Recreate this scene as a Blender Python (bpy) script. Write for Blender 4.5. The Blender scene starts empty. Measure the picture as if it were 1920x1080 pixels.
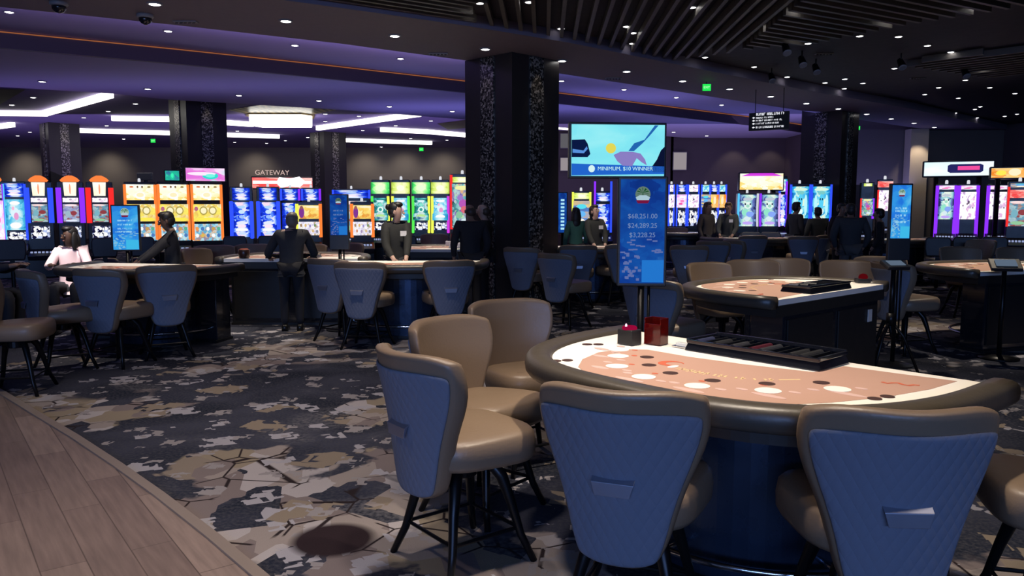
import bpy, bmesh, math, random
from mathutils import Vector, Matrix
R = random.Random(7)
PI = math.pi
sc = bpy.context.scene
COL = sc.collection

# ------------------------------------------------------------------ camera
HC, HOR, F = 1.65, 385.0, 1500.0          # eye height (m), horizon row, focal length in pixels of the 1920 frame
PITCH = math.atan((540 - HOR) / F)
cam_d = bpy.data.cameras.new('camera')
cam_d.sensor_width = 36; cam_d.lens = F / 1920 * 36
cam_d.clip_end = 200
cam = bpy.data.objects.new('camera', cam_d); COL.objects.link(cam)
cam.location = (0, 0, HC); cam.rotation_euler = (PI / 2 - PITCH, 0, 0)
sc.camera = cam
sc.view_settings.view_transform = 'Standard'
sc.view_settings.look = 'None'
sc.view_settings.gamma = 1
sc.view_settings.exposure = 0.0
sc.cycles.use_denoising = True
sc.cycles.max_bounces = 6

def ray(u, v):
    cp, sp = math.cos(PITCH), math.sin(PITCH)
    a, b = (u - 960) / F, (540 - v) / F
    return Vector((a, cp + b * sp, -sp + b * cp))
def at(u, v, z):                            # the place at height z that lies behind a point of the photograph
    d = ray(u, v); t = (z - HC) / d.z
    return Vector((d.x * t, d.y * t, z))
def atd(u, v, y):                           # the same at distance y
    d = ray(u, v); t = y / d.y
    return Vector((d.x * t, y, HC + d.z * t))

# ------------------------------------------------------------------ world and large lights
w = bpy.data.worlds.new('world'); sc.world = w; w.use_nodes = True
bg = w.node_tree.nodes['Background']
bg.inputs[0].default_value = (.22, .24, .5, 1); bg.inputs[1].default_value = 0.035

def area(name, loc, aim, sx, sy, power, col, spread=180):
    l = bpy.data.lights.new(name, 'AREA'); l.shape = 'RECTANGLE'; l.size = sx; l.size_y = sy
    l.energy = power; l.color = col; l.spread = math.radians(spread)
    o = bpy.data.objects.new(name, l); COL.objects.link(o); o.location = loc
    o.rotation_euler = (Vector(aim) - Vector(loc)).to_track_quat('-Z', 'Y').to_euler()
    return o
def spot(name, loc, aim, power, col, size=50, blend=.6, rad=.05):
    l = bpy.data.lights.new(name, 'SPOT'); l.energy = power; l.color = col
    l.spot_size = math.radians(size); l.spot_blend = blend; l.shadow_soft_size = rad
    o = bpy.data.objects.new(name, l); COL.objects.link(o); o.location = loc
    o.rotation_euler = (Vector(aim) - Vector(loc)).to_track_quat('-Z', 'Y').to_euler()
    return o
WARM = (1.0, .86, .68)
BLUE = (.26, .45, 1.0)
# unseen blue fill light added behind the camera to tint the chair backs
area('blue_fill', (-1.5, -12.0, 3.8), (-1.5, 8, .6), 10, 1.2, 1000, BLUE)
# violet cove light above the soffit ring and added uplights without fixtures, imitating machine glow
area('cove_wash', (-5.0, 12.2, 4.1), (-5.3, 12.6, 5), 12, 1.2, 52, (.50, .36, 1.0))
area('cove_wash', (4.5, 18.5, 4.1), (4.4, 18.7, 5), 10, 1.5, 45, (.30, .30, 1.0))
area('slot_glow_fill', (-8.0, 17.6, 2.75), (-8.0, 17.6, 5), 13, 1.5, 30, (.33, .31, 1.0))
area('slot_glow_fill', (0.5, 21.5, 2.75), (0.5, 21.5, 5), 9, 1.5, 55, (.34, .32, 1.0))
area('slot_glow_fill', (-7.0, 28.0, 2.75), (-7.0, 29.5, 5), 34, 6, 260, (.60, .46, 1.0))
area('slot_glow_fill', (8.0, 25.0, 2.3), (8.0, 25.0, 5), 9, 2, 40, (.34, .34, 1.0))
# downlights over the walkway and the aisle
for x, y, p in ((-2.6, 2.4, 125), (-3.4, 5.4, 75), (-1.6, 7.4, 110), (-.5, 4.4, 85), (3.9, 5.2, 50), (.0, 3.1, 70), (2.4, 1.9, 35)):
    spot('ceiling_spot', (x, y, 3.9), (x, y, 0), p * 2.2, (1, .85, .74), 80, .8, .12)

# ------------------------------------------------------------------ materials
MATS = {}
def pbr(name, col, rough=.5, metal=0, emit=None, es=0, coat=0, trans=0, bump=None, sheen=0):
    if name in MATS: return MATS[name]
    m = bpy.data.materials.new(name); m.use_nodes = True
    b = m.node_tree.nodes['Principled BSDF']
    b.inputs['Base Color'].default_value = (*col, 1); b.inputs['Roughness'].default_value = rough
    b.inputs['Metallic'].default_value = metal
    b.inputs['Coat Weight'].default_value = coat
    b.inputs['Transmission Weight'].default_value = trans
    b.inputs['Sheen Weight'].default_value = sheen
    if emit: b.inputs['Emission Color'].default_value = (*emit, 1); b.inputs['Emission Strength'].default_value = es
    nt = m.node_tree
    # slight procedural variation so no surface is perfectly flat in tone
    if not emit:
        tc = nt.nodes.new('ShaderNodeTexCoord'); nz = nt.nodes.new('ShaderNodeTexNoise')
        nz.inputs['Scale'].default_value = 9; nz.inputs['Detail'].default_value = 4
        nt.links.new(tc.outputs['Object'], nz.inputs['Vector'])
        mr = nt.nodes.new('ShaderNodeMapRange'); mr.inputs[3].default_value = max(.03, rough - .08); mr.inputs[4].default_value = min(1, rough + .08)
        nt.links.new(nz.outputs['Fac'], mr.inputs[0]); nt.links.new(mr.outputs[0], b.inputs['Roughness'])
        if bump:
            n2 = nt.nodes.new('ShaderNodeTexNoise'); n2.inputs['Scale'].default_value = bump[0]; n2.inputs['Detail'].default_value = 5
            nt.links.new(tc.outputs['Object'], n2.inputs['Vector'])
            bp = nt.nodes.new('ShaderNodeBump'); bp.inputs['Strength'].default_value = bump[1]; bp.inputs['Distance'].default_value = .01
            nt.links.new(n2.outputs['Fac'], bp.inputs['Height']); nt.links.new(bp.outputs[0], b.inputs['Normal'])
    MATS[name] = m
    return m
def glow(name, col, s):
    if name in MATS: return MATS[name]
    m = bpy.data.materials.new(name); m.use_nodes = True; nt = m.node_tree; nt.nodes.clear()
    o = nt.nodes.new('ShaderNodeOutputMaterial'); e = nt.nodes.new('ShaderNodeEmission')
    e.inputs[0].default_value = (*col, 1); e.inputs[1].default_value = s
    nt.links.new(e.outputs[0], o.inputs[0]); MATS[name] = m
    return m
def screen(name, stops, scale=(4, 1, 4), s=1.0, bands=0, seed=0, mix=.55, edge=0):
    """A lit display: blocky coloured picture content made of cells and soft noise."""
    if name in MATS: return MATS[name]
    m = bpy.data.materials.new(name); m.use_nodes = True; nt = m.node_tree; nt.nodes.clear(); N = nt.nodes.new; L = nt.links.new
    o = N('ShaderNodeOutputMaterial'); e = N('ShaderNodeEmission'); e.inputs[1].default_value = s
    tc = N('ShaderNodeTexCoord'); mp = N('ShaderNodeMapping'); mp.inputs['Scale'].default_value = scale
    mp.inputs['Location'].default_value = (seed * 3.1, 0, seed * 1.7)
    L(tc.outputs['Generated'], mp.inputs['Vector'])
    nz = N('ShaderNodeTexNoise'); nz.inputs['Scale'].default_value = 1.0; nz.inputs['Detail'].default_value = 3
    vo = N('ShaderNodeTexVoronoi'); vo.inputs['Scale'].default_value = 1.9
    wob = N('ShaderNodeTexNoise'); wob.inputs['Scale'].default_value = 1.7; wob.inputs['Detail'].default_value = 4
    va = N('ShaderNodeVectorMath'); va.operation = 'MULTIPLY_ADD'; va.inputs[1].default_value = (.9, .9, .9)
    L(mp.outputs[0], wob.inputs['Vector']); L(wob.outputs['Color'], va.inputs[0]); L(mp.outputs[0], va.inputs[2])
    L(mp.outputs[0], nz.inputs['Vector']); L(va.outputs[0], vo.inputs['Vector']); nz.inputs['Distortion'].default_value = .8
    sp = N('ShaderNodeSeparateXYZ'); L(tc.outputs['Generated'], sp.inputs[0])
    sep = N('ShaderNodeSeparateColor'); L(vo.outputs['Color'], sep.inputs[0])
    mx = N('ShaderNodeMix'); mx.inputs[0].default_value = mix; L(nz.outputs['Fac'], mx.inputs[2]); L(sep.outputs[0], mx.inputs[3])
    src = mx.outputs[0]
    if bands:
        m2 = N('ShaderNodeMix'); m2.inputs[0].default_value = bands; L(src, m2.inputs[2]); L(sp.outputs['Z'], m2.inputs[3]); src = m2.outputs[0]
    if edge:      # picture content gathered round the middle of the glass
        ax = N('ShaderNodeMath'); ax.operation = 'MULTIPLY_ADD'; ax.inputs[1].default_value = 2; ax.inputs[2].default_value = -1; L(sp.outputs['X'], ax.inputs[0])
        p2 = N('ShaderNodeMath'); p2.operation = 'POWER'; p2.inputs[1].default_value = 2; L(ax.outputs[0], p2.inputs[0])
        sb = N('ShaderNodeMath'); sb.operation = 'MULTIPLY_ADD'; sb.inputs[1].default_value = -edge; L(p2.outputs[0], sb.inputs[0])
        ad = N('ShaderNodeMath'); ad.operation = 'ADD'; ad.inputs[1].default_value = edge * .33; L(src, ad.inputs[0]); L(ad.outputs[0], sb.inputs[2]); src = sb.outputs[0]
    r = N('ShaderNodeValToRGB'); el = r.color_ramp.elements
    for i, (p, c) in enumerate(stops):
        if i < 2: q = el[i]; q.position = p
        else: q = el.new(p)
        q.color = (*c, 1)
    L(src, r.inputs[0]); L(r.outputs[0], e.inputs[0]); L(e.outputs[0], o.inputs[0])
    MATS[name] = m
    return m

def carpet_mat():
    m = bpy.data.materials.new('patterned_carpet'); m.use_nodes = True; nt = m.node_tree; N = nt.nodes.new; L = nt.links.new
    b = nt.nodes['Principled BSDF']; b.inputs['Roughness'].default_value = .95; b.inputs['Specular IOR Level'].default_value = .1
    tc = N('ShaderNodeTexCoord'); P = tc.outputs['Object']
    def noise(scale, det=3, dist=0, loc=(0, 0, 0), scl=(1, 1, 1), vec=None):
        mp = N('ShaderNodeMapping'); mp.inputs['Location'].default_value = loc; mp.inputs['Scale'].default_value = scl; L(vec or P, mp.inputs[0])
        n = N('ShaderNodeTexNoise'); n.inputs['Scale'].default_value = scale; n.inputs['Detail'].default_value = det; n.inputs['Distortion'].default_value = dist
        L(mp.outputs[0], n.inputs['Vector']); return n.outputs['Fac']
    def ramp(x, a, c):
        r = N('ShaderNodeMapRange'); r.clamp = True; r.inputs[1].default_value = a; r.inputs[2].default_value = c; L(x, r.inputs[0]); return r.outputs[0]
    def mul(a, c):
        k = N('ShaderNodeMath'); k.operation = 'MULTIPLY'; L(a, k.inputs[0]); L(c, k.inputs[1]); return k.outputs[0]
    def mixc(f, a, c):
        k = N('ShaderNodeMix'); k.data_type = 'RGBA'; L(f, k.inputs[0])
        for q, i in ((a, 6), (c, 7)):
            if isinstance(q, tuple): k.inputs[i].default_value = (*q, 1)
            else: L(q, k.inputs[i])
        return k.outputs[2]
    def voro(scale, rot, scl, feature='F1', metric='MANHATTAN', loc=(0, 0, 0)):
        mp = N('ShaderNodeMapping'); mp.inputs['Rotation'].default_value = (0, 0, rot); mp.inputs['Scale'].default_value = scl; mp.inputs['Location'].default_value = loc; L(P, mp.inputs[0])
        v = N('ShaderNodeTexVoronoi'); v.feature = feature; v.inputs['Scale'].default_value = scale
        if feature == 'F1': v.distance = metric
        L(mp.outputs[0], v.inputs['Vector']); return v
    # slate ground with soft charcoal cloud and a fine heathered weave
    c = mixc(ramp(noise(1.1, 4, .6), .38, .62), (.012, .016, .030), (.048, .052, .080))
    c = mixc(ramp(noise(46, 3), .42, .72), c, (.062, .063, .078))
    # soft grey drifts
    c = mixc(mul(ramp(noise(.75, 5, 1.2, (5, 2, 0)), .54, .72), ramp(noise(30, 2), .35, .65)), c, (.17, .165, .18))
    # broad clusters of shattered stone-like patches
    clus = ramp(noise(.42, 3, .8, (1.7, 8.2, 0)), .58, .61)
    wob = noise(2.2, 4, .5, (6, 1, 0))
    for (cx, cy, cr) in ((-1.05, 4.15, .95), (-1.75, 4.9, .45), (-3.3, 6.3, .55), (2.5, 3.1, .6), (-.9, 6.3, .5), (-2.3, 9.2, .7), (-.1, 7.3, .45), (.1, 3.2, .6)):
        ds = N('ShaderNodeVectorMath'); ds.operation = 'DISTANCE'; L(P, ds.inputs[0]); ds.inputs[1].default_value = (cx, cy, 0)
        dv = N('ShaderNodeMath'); dv.operation = 'MULTIPLY_ADD'; dv.inputs[1].default_value = -1 / cr; dv.inputs[2].default_value = 1.0; L(ds.outputs['Value'], dv.inputs[0])
        sm = N('ShaderNodeMath'); sm.operation = 'MULTIPLY_ADD'; sm.inputs[1].default_value = 2.4; L(wob, sm.inputs[0]); L(dv.outputs[0], sm.inputs[2])
        mr = ramp(sm.outputs[0], 1.22, 1.34); mxx = N('ShaderNodeMath'); mxx.operation = 'MAXIMUM'; L(clus, mxx.inputs[0]); L(mr, mxx.inputs[1]); clus = mxx.outputs[0]
    v1 = voro(4.2, .5, (1, .8, 1))
    s1 = N('ShaderNodeSeparateColor'); L(v1.outputs['Color'], s1.inputs[0])
    stone = mixc(ramp(s1.outputs[0], .3, .32), (.20, .165, .165), mixc(ramp(s1.outputs[1], .45, .47), (.30, .26, .245), mixc(ramp(s1.outputs[2], .6, .62), (.40, .37, .38), (.27, .225, .17))))
    c = mixc(mul(clus, ramp(s1.outputs[2], .16, .17)), c, stone)
    e1 = voro(2.6, 1.0, (1, 1, 1), 'DISTANCE_TO_EDGE'); 
    ln = N('ShaderNodeMapRange'); ln.inputs[1].default_value = .022; ln.inputs[2].default_value = .010; L(e1.outputs[0], ln.inputs[0])
    c = mixc(mul(mul(clus, ln.outputs[0]), ramp(noise(1.8, 2, 0, (3, 3, 0)), .46, .5)), c, (.025, .018, .02))
    # scattered angular leaf flakes, pale grey and ochre
    for k, (sc_, rot, scl, col, thr, loc) in enumerate(((3.0, .35, (1, 1.15, 1), (.36, .35, .39), .74, (0, 0, 0)), (2.3, -.5, (1, .9, 1), (.25, .205, .16), .80, (4, 7, 0)), (4.2, .9, (1, 1, 1), (.29, .27, .28), .74, (9, 1, 0)))):
        v = voro(sc_, rot, scl, 'F1', 'MANHATTAN', loc); q = N('ShaderNodeSeparateColor'); L(v.outputs['Color'], q.inputs[0])
        d = N('ShaderNodeMath'); d.operation = 'ADD'; L(v.outputs['Distance'], d.inputs[0])
        jag = voro(sc_ * 4.2, rot + .6, (1, 1, 1), 'F1', 'CHEBYCHEV', loc); j = N('ShaderNodeSeparateColor'); L(jag.outputs['Color'], j.inputs[0])
        jm = N('ShaderNodeMath'); jm.operation = 'MULTIPLY'; jm.inputs[1].default_value = .55; L(j.outputs[0], jm.inputs[0]); L(jm.outputs[0], d.inputs[1])
        msk = N('ShaderNodeMapRange'); msk.inputs[1].default_value = .70; msk.inputs[2].default_value = .68; L(d.outputs[0], msk.inputs[0])
        on = N('ShaderNodeMath'); on.operation = 'GREATER_THAN'; on.inputs[1].default_value = thr - .14; L(q.outputs[k], on.inputs[0])
        c = mixc(mul(msk.outputs[0], on.outputs[0]), c, col)
    # big dark ovals
    vo = voro(.55, .2, (1, 1, 1), 'F1', 'EUCLIDEAN', (2.3, .6, 0))
    ov = N('ShaderNodeMapRange'); ov.inputs[1].default_value = .17; ov.inputs[2].default_value = .15; L(vo.outputs['Distance'], ov.inputs[0])
    c = mixc(ov.outputs[0], c, (.028, .018, .022))
    L(c, b.inputs['Base Color'])
    bp = N('ShaderNodeBump'); bp.inputs['Strength'].default_value = .35; bp.inputs['Distance'].default_value = .01
    L(noise(160, 2), bp.inputs['Height']); L(bp.outputs[0], b.inputs['Normal'])
    return m
def wood_mat():
    m = bpy.data.materials.new('plank_floor'); m.use_nodes = True; nt = m.node_tree; N = nt.nodes.new; L = nt.links.new
    b = nt.nodes['Principled BSDF']; b.inputs['Roughness'].default_value = .42
    tc = N('ShaderNodeTexCoord'); mp = N('ShaderNodeMapping'); mp.inputs['Rotation'].default_value = (0, 0, math.radians(53)); L(tc.outputs['Object'], mp.inputs[0])
    br = N('ShaderNodeTexBrick'); br.inputs['Scale'].default_value = 1; br.inputs['Brick Width'].default_value = 1.2; br.inputs['Row Height'].default_value = .19
    br.inputs['Mortar Size'].default_value = .003; br.inputs['Color1'].default_value = (.20, .145, .125, 1); br.inputs['Color2'].default_value = (.30, .225, .19, 1); br.inputs['Mortar'].default_value = (.11, .08, .065, 1)
    br.offset = .37; L(mp.outputs[0], br.inputs['Vector'])
    m2 = N('ShaderNodeMapping'); m2.inputs['Scale'].default_value = (1.2, 14, 1); L(mp.outputs[0], m2.inputs[0])
    nz = N('ShaderNodeTexNoise'); nz.inputs['Scale'].default_value = 2.4; nz.inputs['Detail'].default_value = 6; L(m2.outputs[0], nz.inputs['Vector'])
    mx = N('ShaderNodeMix'); mx.data_type = 'RGBA'; mx.blend_type = 'MULTIPLY'; mx.inputs[0].default_value = .55
    r = N('ShaderNodeMapRange'); r.inputs[1].default_value = .3; r.inputs[2].default_value = .7; r.inputs[3].default_value = .55; r.inputs[4].default_value = 1.25; L(nz.outputs['Fac'], r.inputs[0])
    L(br.outputs['Color'], mx.inputs[6]); L(r.outputs[0], mx.inputs[7]); L(mx.outputs[2], b.inputs['Base Color'])
    return m
def quilt_mat():
    m = bpy.data.materials.new('quilted_slate_fabric'); m.use_nodes = True; nt = m.node_tree; N = nt.nodes.new; L = nt.links.new
    b = nt.nodes['Principled BSDF']; b.inputs['Roughness'].default_value = .8; b.inputs['Base Color'].default_value = (.17, .19, .25, 1)
    tc = N('ShaderNodeTexCoord'); sp = N('ShaderNodeSeparateXYZ'); L(tc.outputs['Object'], sp.inputs[0])
    hs = []
    for sgn in (1, -1):
        a = N('ShaderNodeMath'); a.operation = 'MULTIPLY'; a.inputs[1].default_value = sgn * 1.75; L(sp.outputs['X'], a.inputs[0])
        s = N('ShaderNodeMath'); s.operation = 'ADD'; L(a.outputs[0], s.inputs[0]); L(sp.outputs['Z'], s.inputs[1])
        k = N('ShaderNodeMath'); k.operation = 'MULTIPLY'; k.inputs[1].default_value = PI / .072; L(s.outputs[0], k.inputs[0])
        si = N('ShaderNodeMath'); si.operation = 'SINE'; L(k.outputs[0], si.inputs[0])
        ab = N('ShaderNodeMath'); ab.operation = 'ABSOLUTE'; L(si.outputs[0], ab.inputs[0])
        pw = N('ShaderNodeMath'); pw.operation = 'POWER'; pw.inputs[1].default_value = .5; L(ab.outputs[0], pw.inputs[0]); hs.append(pw.outputs[0])
    h = N('ShaderNodeMath'); h.operation = 'MULTIPLY'; L(hs[0], h.inputs[0]); L(hs[1], h.inputs[1])
    bp = N('ShaderNodeBump'); bp.inputs['Strength'].default_value = .22; bp.inputs['Distance'].default_value = .012
    L(h.outputs[0], bp.inputs['Height']); L(bp.outputs[0], b.inputs['Normal'])
    return m
def mosaic_mat():
    m = bpy.data.materials.new('mosaic_tile'); m.use_nodes = True; nt = m.node_tree; N = nt.nodes.new; L = nt.links.new
    b = nt.nodes['Principled BSDF']; b.inputs['Roughness'].default_value = .25; b.inputs['Metallic'].default_value = .4
    tc = N('ShaderNodeTexCoord'); v = N('ShaderNodeTexVoronoi'); v.inputs['Scale'].default_value = 36; L(tc.outputs['Object'], v.inputs['Vector'])
    q = N('ShaderNodeSeparateColor'); L(v.outputs['Color'], q.inputs[0])
    r = N('ShaderNodeValToRGB'); r.color_ramp.interpolation = 'CONSTANT'
    r.color_ramp.elements[0].color = (.03, .028, .026, 1); r.color_ramp.elements[1].position = .45; r.color_ramp.elements[1].color = (.13, .12, .11, 1)
    k = r.color_ramp.elements.new(.75); k.color = (.42, .39, .34, 1)
    L(q.outputs[0], r.inputs[0]); L(r.outputs[0], b.inputs['Base Color'])
    return m
QUILT, MOSAIC = quilt_mat(), mosaic_mat()
LEATHER = pbr('taupe_leather', (.225, .158, .105), .42, bump=(60, .12))
LEATHER2 = pbr('black_leather', (.03, .03, .035), .4, bump=(60, .1))
BLACKM = pbr('black_metal', (.012, .012, .014), .35, .6)
BLACK = pbr('black_plastic', (.012, .012, .014), .45)
GLOSSB = pbr('gloss_black', (.012, .013, .018), .16, coat=.6)
CHROME = pbr('chrome', (.6, .6, .62), .2, 1)
PULL = pbr('steel_pull', (.32, .34, .42), .35, .7)
FELTP = pbr('pink_felt', (.48, .29, .225), .9, bump=(300, .1))
FELTW = pbr('white_felt', (.86, .82, .76), .9, bump=(300, .1))
INKD = pbr('dark_print', (.05, .02, .018), .9)
INKR = pbr('red_print', (.55, .12, .06), .9)
INKG = pbr('gold_print', (.75, .52, .28), .9)
INKM = pbr('mauve_print', (.62, .42, .38), .9)
RAILM = pbr('rail_vinyl', (.070, .058, .045), .38, bump=(50, .08))
SKIN = {'dark': pbr('dark_skin', (.10, .05, .032), .5), 'mid': pbr('brown_skin', (.28, .16, .11), .5), 'light': pbr('light_skin', (.52, .33, .25), .5)}
EYEW = pbr('eye_white', (.7, .7, .68), .3); LIP = pbr('lip', (.25, .09, .08), .5); EYED = pbr('iris_dark', (.02, .012, .01), .2)

# ------------------------------------------------------------------ mesh helpers
class MB:
    def __init__(s): s.v = []; s.f = []; s.m = []; s.k = 0
    def add(s, vs, fs, k=None):
        n = len(s.v); s.v += [tuple(x) for x in vs]; s.f += [tuple(i + n for i in f) for f in fs]
        s.m += [s.k if k is None else k] * len(fs); return s
    def box(s, c, d, rz=0, rx=0, k=None):
        M = Matrix.Translation(c) @ Matrix.Rotation(rz, 4, 'Z') @ Matrix.Rotation(rx, 4, 'X')
        a = [M @ Vector((x * d[0] / 2, y * d[1] / 2, z * d[2] / 2)) for x in (-1, 1) for y in (-1, 1) for z in (-1, 1)]
        return s.add(a, [(0, 1, 3, 2), (4, 6, 7, 5), (0, 4, 5, 1), (2, 3, 7, 6), (0, 2, 6, 4), (1, 5, 7, 3)], k)
    def prism(s, poly, z0, z1, k=None):
        n = len(poly)
        a = [(x, y, z0) for x, y in poly] + [(x, y, z1) for x, y in poly]
        return s.add(a, [tuple(range(n))[::-1], tuple(range(n, 2 * n))] + [(i, (i + 1) % n, n + (i + 1) % n, n + i) for i in range(n)], k)
    def slabxz(s, poly, y0, y1, k=None):     # an outline in x,z given thickness along y
        n = len(poly)
        a = [(x, y0, z) for x, z in poly] + [(x, y1, z) for x, z in poly]
        return s.add(a, [tuple(range(n)), tuple(range(n, 2 * n))[::-1]] + [((i + 1) % n, i, n + i, n + (i + 1) % n) for i in range(n)], k)
    def loft(s, rings, cap=True, k=None):
        n = len(rings[0]); a = [p for r in rings for p in r]; f = []
        for j in range(len(rings) - 1):
            for i in range(n): f.append((j * n + i, j * n + (i + 1) % n, (j + 1) * n + (i + 1) % n, (j + 1) * n + i))
        if cap: f += [tuple(range(n))[::-1], tuple(range((len(rings) - 1) * n, len(rings) * n))]
        return s.add(a, f, k)
    def lathe(s, prof, c=(0, 0, 0), n=20, k=None):
        return s.loft([[(c[0] + r * math.cos(2 * PI * i / n), c[1] + r * math.sin(2 * PI * i / n), c[2] + z) for i in range(n)] for r, z in prof], True, k)
    def tube(s, pts, rad, n=8, flat=1.0, k=None):
        pts = [Vector(p) for p in pts]; rings = []; up = Vector((0, 0, 1)); prev = None
        for i, p in enumerate(pts):
            t = (pts[min(i + 1, len(pts) - 1)] - pts[max(i - 1, 0)]).normalized()
            if prev is None:
                a = t.cross(up)
                if a.length < .05: a = t.cross(Vector((0, 1, 0)))
            else: a = prev - t * prev.dot(t)
            a.normalize(); b = t.cross(a); prev = a
            r = rad[i] if isinstance(rad, (list, tuple)) else rad
            rings.append([p + a * r * math.cos(2 * PI * q / n) + b * r * flat * math.sin(2 * PI * q / n) for q in range(n)])
        return s.loft(rings, True, k)
    def sphere(s, c, r, n=12, mseg=8, k=None):
        if not isinstance(r, (tuple, list)): r = (r, r, r)
        rings = []
        for j in range(1, mseg):
            th = PI * j / mseg
            rings.append([(c[0] + r[0] * math.sin(th) * math.cos(2 * PI * i / n), c[1] + r[1] * math.sin(th) * math.sin(2 * PI * i / n), c[2] - r[2] * math.cos(th)) for i in range(n)])
        return s.loft(rings, True, k)
    def build(s, name, mats, parent=None, smooth=False, bevel=0, sub=0, auto=None):
        me = bpy.data.meshes.new(name); me.from_pydata(s.v, [], s.f)
        if not isinstance(mats, (list, tuple)): mats = [mats]
        for m in mats: me.materials.append(m)
        me.polygons.foreach_set('material_index', s.m)
        bm = bmesh.new(); bm.from_mesh(me); bmesh.ops.recalc_face_normals(bm, faces=bm.faces); bm.to_mesh(me); bm.free()
        if smooth: me.polygons.foreach_set('use_smooth', [True] * len(me.polygons))
        me.update()
        o = bpy.data.objects.new(name, me); COL.objects.link(o)
        if parent is not None: o.parent = parent
        if bevel:
            b = o.modifiers.new('bevel', 'BEVEL'); b.width = bevel; b.segments = 2; b.limit_method = 'ANGLE'
        if sub:
            b = o.modifiers.new('sub', 'SUBSURF'); b.levels = sub; b.render_levels = sub
        return o
def tag(o, label, cat, group=None, kind=None):
    o['label'] = label; o['category'] = cat
    if group: o['group'] = group
    if kind: o['kind'] = kind
    return o
def thing(name, label, cat, loc=(0, 0, 0), rz=0, group=None):
    o = bpy.data.objects.new(name, None); COL.objects.link(o); o.location = loc; o.rotation_euler = (0, 0, rz); o.empty_display_size = .1
    return tag(o, label, cat, group)
def struct(o): o['kind'] = 'structure'; return o
KIDS = {}
def kids(o):
    return list(o.children)
def copy_tree(o, parent=None):
    c = o.copy(); COL.objects.link(c)
    if parent is not None: c.parent = parent
    for ch in kids(o): copy_tree(ch, c)
    return c
def text(s, size, mat, parent, loc, rot=(PI / 2, 0, 0), name='lettering', align='CENTER'):
    cu = bpy.data.curves.new(name, 'FONT'); cu.body = s; cu.size = size; cu.align_x = align; cu.align_y = 'CENTER'; cu.extrude = .0008
    o = bpy.data.objects.new(name, cu); COL.objects.link(o)
    dg = bpy.context.evaluated_depsgraph_get(); me = bpy.data.meshes.new_from_object(o.evaluated_get(dg)); bpy.data.objects.remove(o); bpy.data.curves.remove(cu)
    me.materials.clear(); me.materials.append(mat); o = bpy.data.objects.new(name, me); COL.objects.link(o)
    o.parent = parent; o.location = loc; o.rotation_euler = rot
    return o
def words_mb(mb, x0, x1, z, h, y, k=None, rnd=R):
    """a line of small print too far off to read: words of upright strokes"""
    x = x0
    while x < x1 - h * .3:
        wl = rnd.randint(3, 7)
        for _ in range(wl):
            cw = h * rnd.choice((.45, .6, .7))
            if x + cw > x1: break
            mb.box((x + cw * .12, y, z), (h * .16, .002, h), k=k)
            if rnd.random() < .7: mb.box((x + cw * .5, y, z + h * rnd.choice((.42, 0, -.42))), (cw * .8, .002, h * .16), k=k)
            if rnd.random() < .5: mb.box((x + cw * .85, y, z), (h * .16, .002, h), k=k)
            x += cw + h * .18
        x += h * .45

# ------------------------------------------------------------------ the setting: floor, ceilings, walls, columns
def poly_plane(name, pts, mat, kind=True):
    mb = MB(); mb.add([tuple(p) for p in pts], [tuple(range(len(pts)))]); o = mb.build(name, mat)
    if kind: struct(o)
    return o
CARPET, WOOD = carpet_mat(), wood_mat()
poly_plane('floor', [(-40, -8, 0), (40, -8, 0), (40, 44, 0), (-40, 44, 0)], CARPET)
edge = [at(u, v, .004) for u, v in ((-420, 560), (-200, 640), (0, 735), (70, 778), (140, 820), (220, 873), (300, 930), (400, 1008), (490, 1084), (600, 1185))]
edge = edge + [Vector((-.35, 1.2, .004)), Vector((.1, -1, .004)), Vector((.2, -6, .004))]
poly_plane('floor_walkway', edge + [Vector((-16, -6, .004)), Vector((-30, 12, .004))], WOOD)
mb = MB()
for i in range(len(edge) - 1):
    a, b = edge[i], edge[i + 1]; d = (b - a).normalized(); n = Vector((-d.y, d.x, 0)) * .03
    mb.add([a - n, b - n, b + n, a + n, a - n + Vector((0, 0, .012)), b - n + Vector((0, 0, .012)), b + n + Vector((0, 0, .012)), a + n + Vector((0, 0, .012))],
           [(0, 3, 2, 1), (4, 5, 6, 7), (0, 1, 5, 4), (1, 2, 6, 5), (2, 3, 7, 6), (3, 0, 4, 7)])
struct(mb.build('trim_1', pbr('threshold_strip', (.27, .22, .185), .4)))

ZS, Z1, Z2, Z3, ZD = 4.0, 4.5, 4.22, 4.49, 4.16
so_out = [at(u, v, ZS) for u, v in ((-1100, -150), (-400, -35), (0, 13), (320, 46), (640, 82), (870, 113), (1050, 138), (1280, 173), (1500, 207), (1640, 229), (1740, 243))]
so_in = [at(u, v, ZS) for u, v in ((-1500, -700), (60, -75), (400, -18), (640, 15), (873, 48), (1067, 80), (1280, 123), (1500, 167), (1713, 205), (1800, 224), (1887, 243))]
CEILD = pbr('dark_ceiling_paint', (.030, .028, .042), .7)
CEILS = pbr('soffit_paint', (.20, .175, .24), .7)
CEILP = pbr('pale_ceiling_paint', (.46, .42, .60), .8)
CEILB = pbr('hall_ceiling_paint', (.27, .215, .48), .8)
mb = MB()
n = len(so_out)
vs = []
for a, b in zip(so_out, so_in): vs += [a, b, a + Vector((0, 0, .10)), b + Vector((0, 0, .18))]
fs = []
for i in range(n - 1):
    q, r = 4 * i, 4 * i + 4
    fs += [(q, r, r + 1, q + 1), (q, q + 2, r + 2, r), (q + 1, r + 1, r + 3, q + 3), (q + 2, q + 3, r + 3, r + 2)]
mb.add(vs, fs); struct(mb.build('ceiling_soffit', CEILS))
poly_plane('ceiling', [(-30, -8, ZD + .45), (40, -8, ZD + .45), (40, 46, ZD + .45), (-30, 46, ZD + .45)], CEILD)   # structural deck over everything
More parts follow.
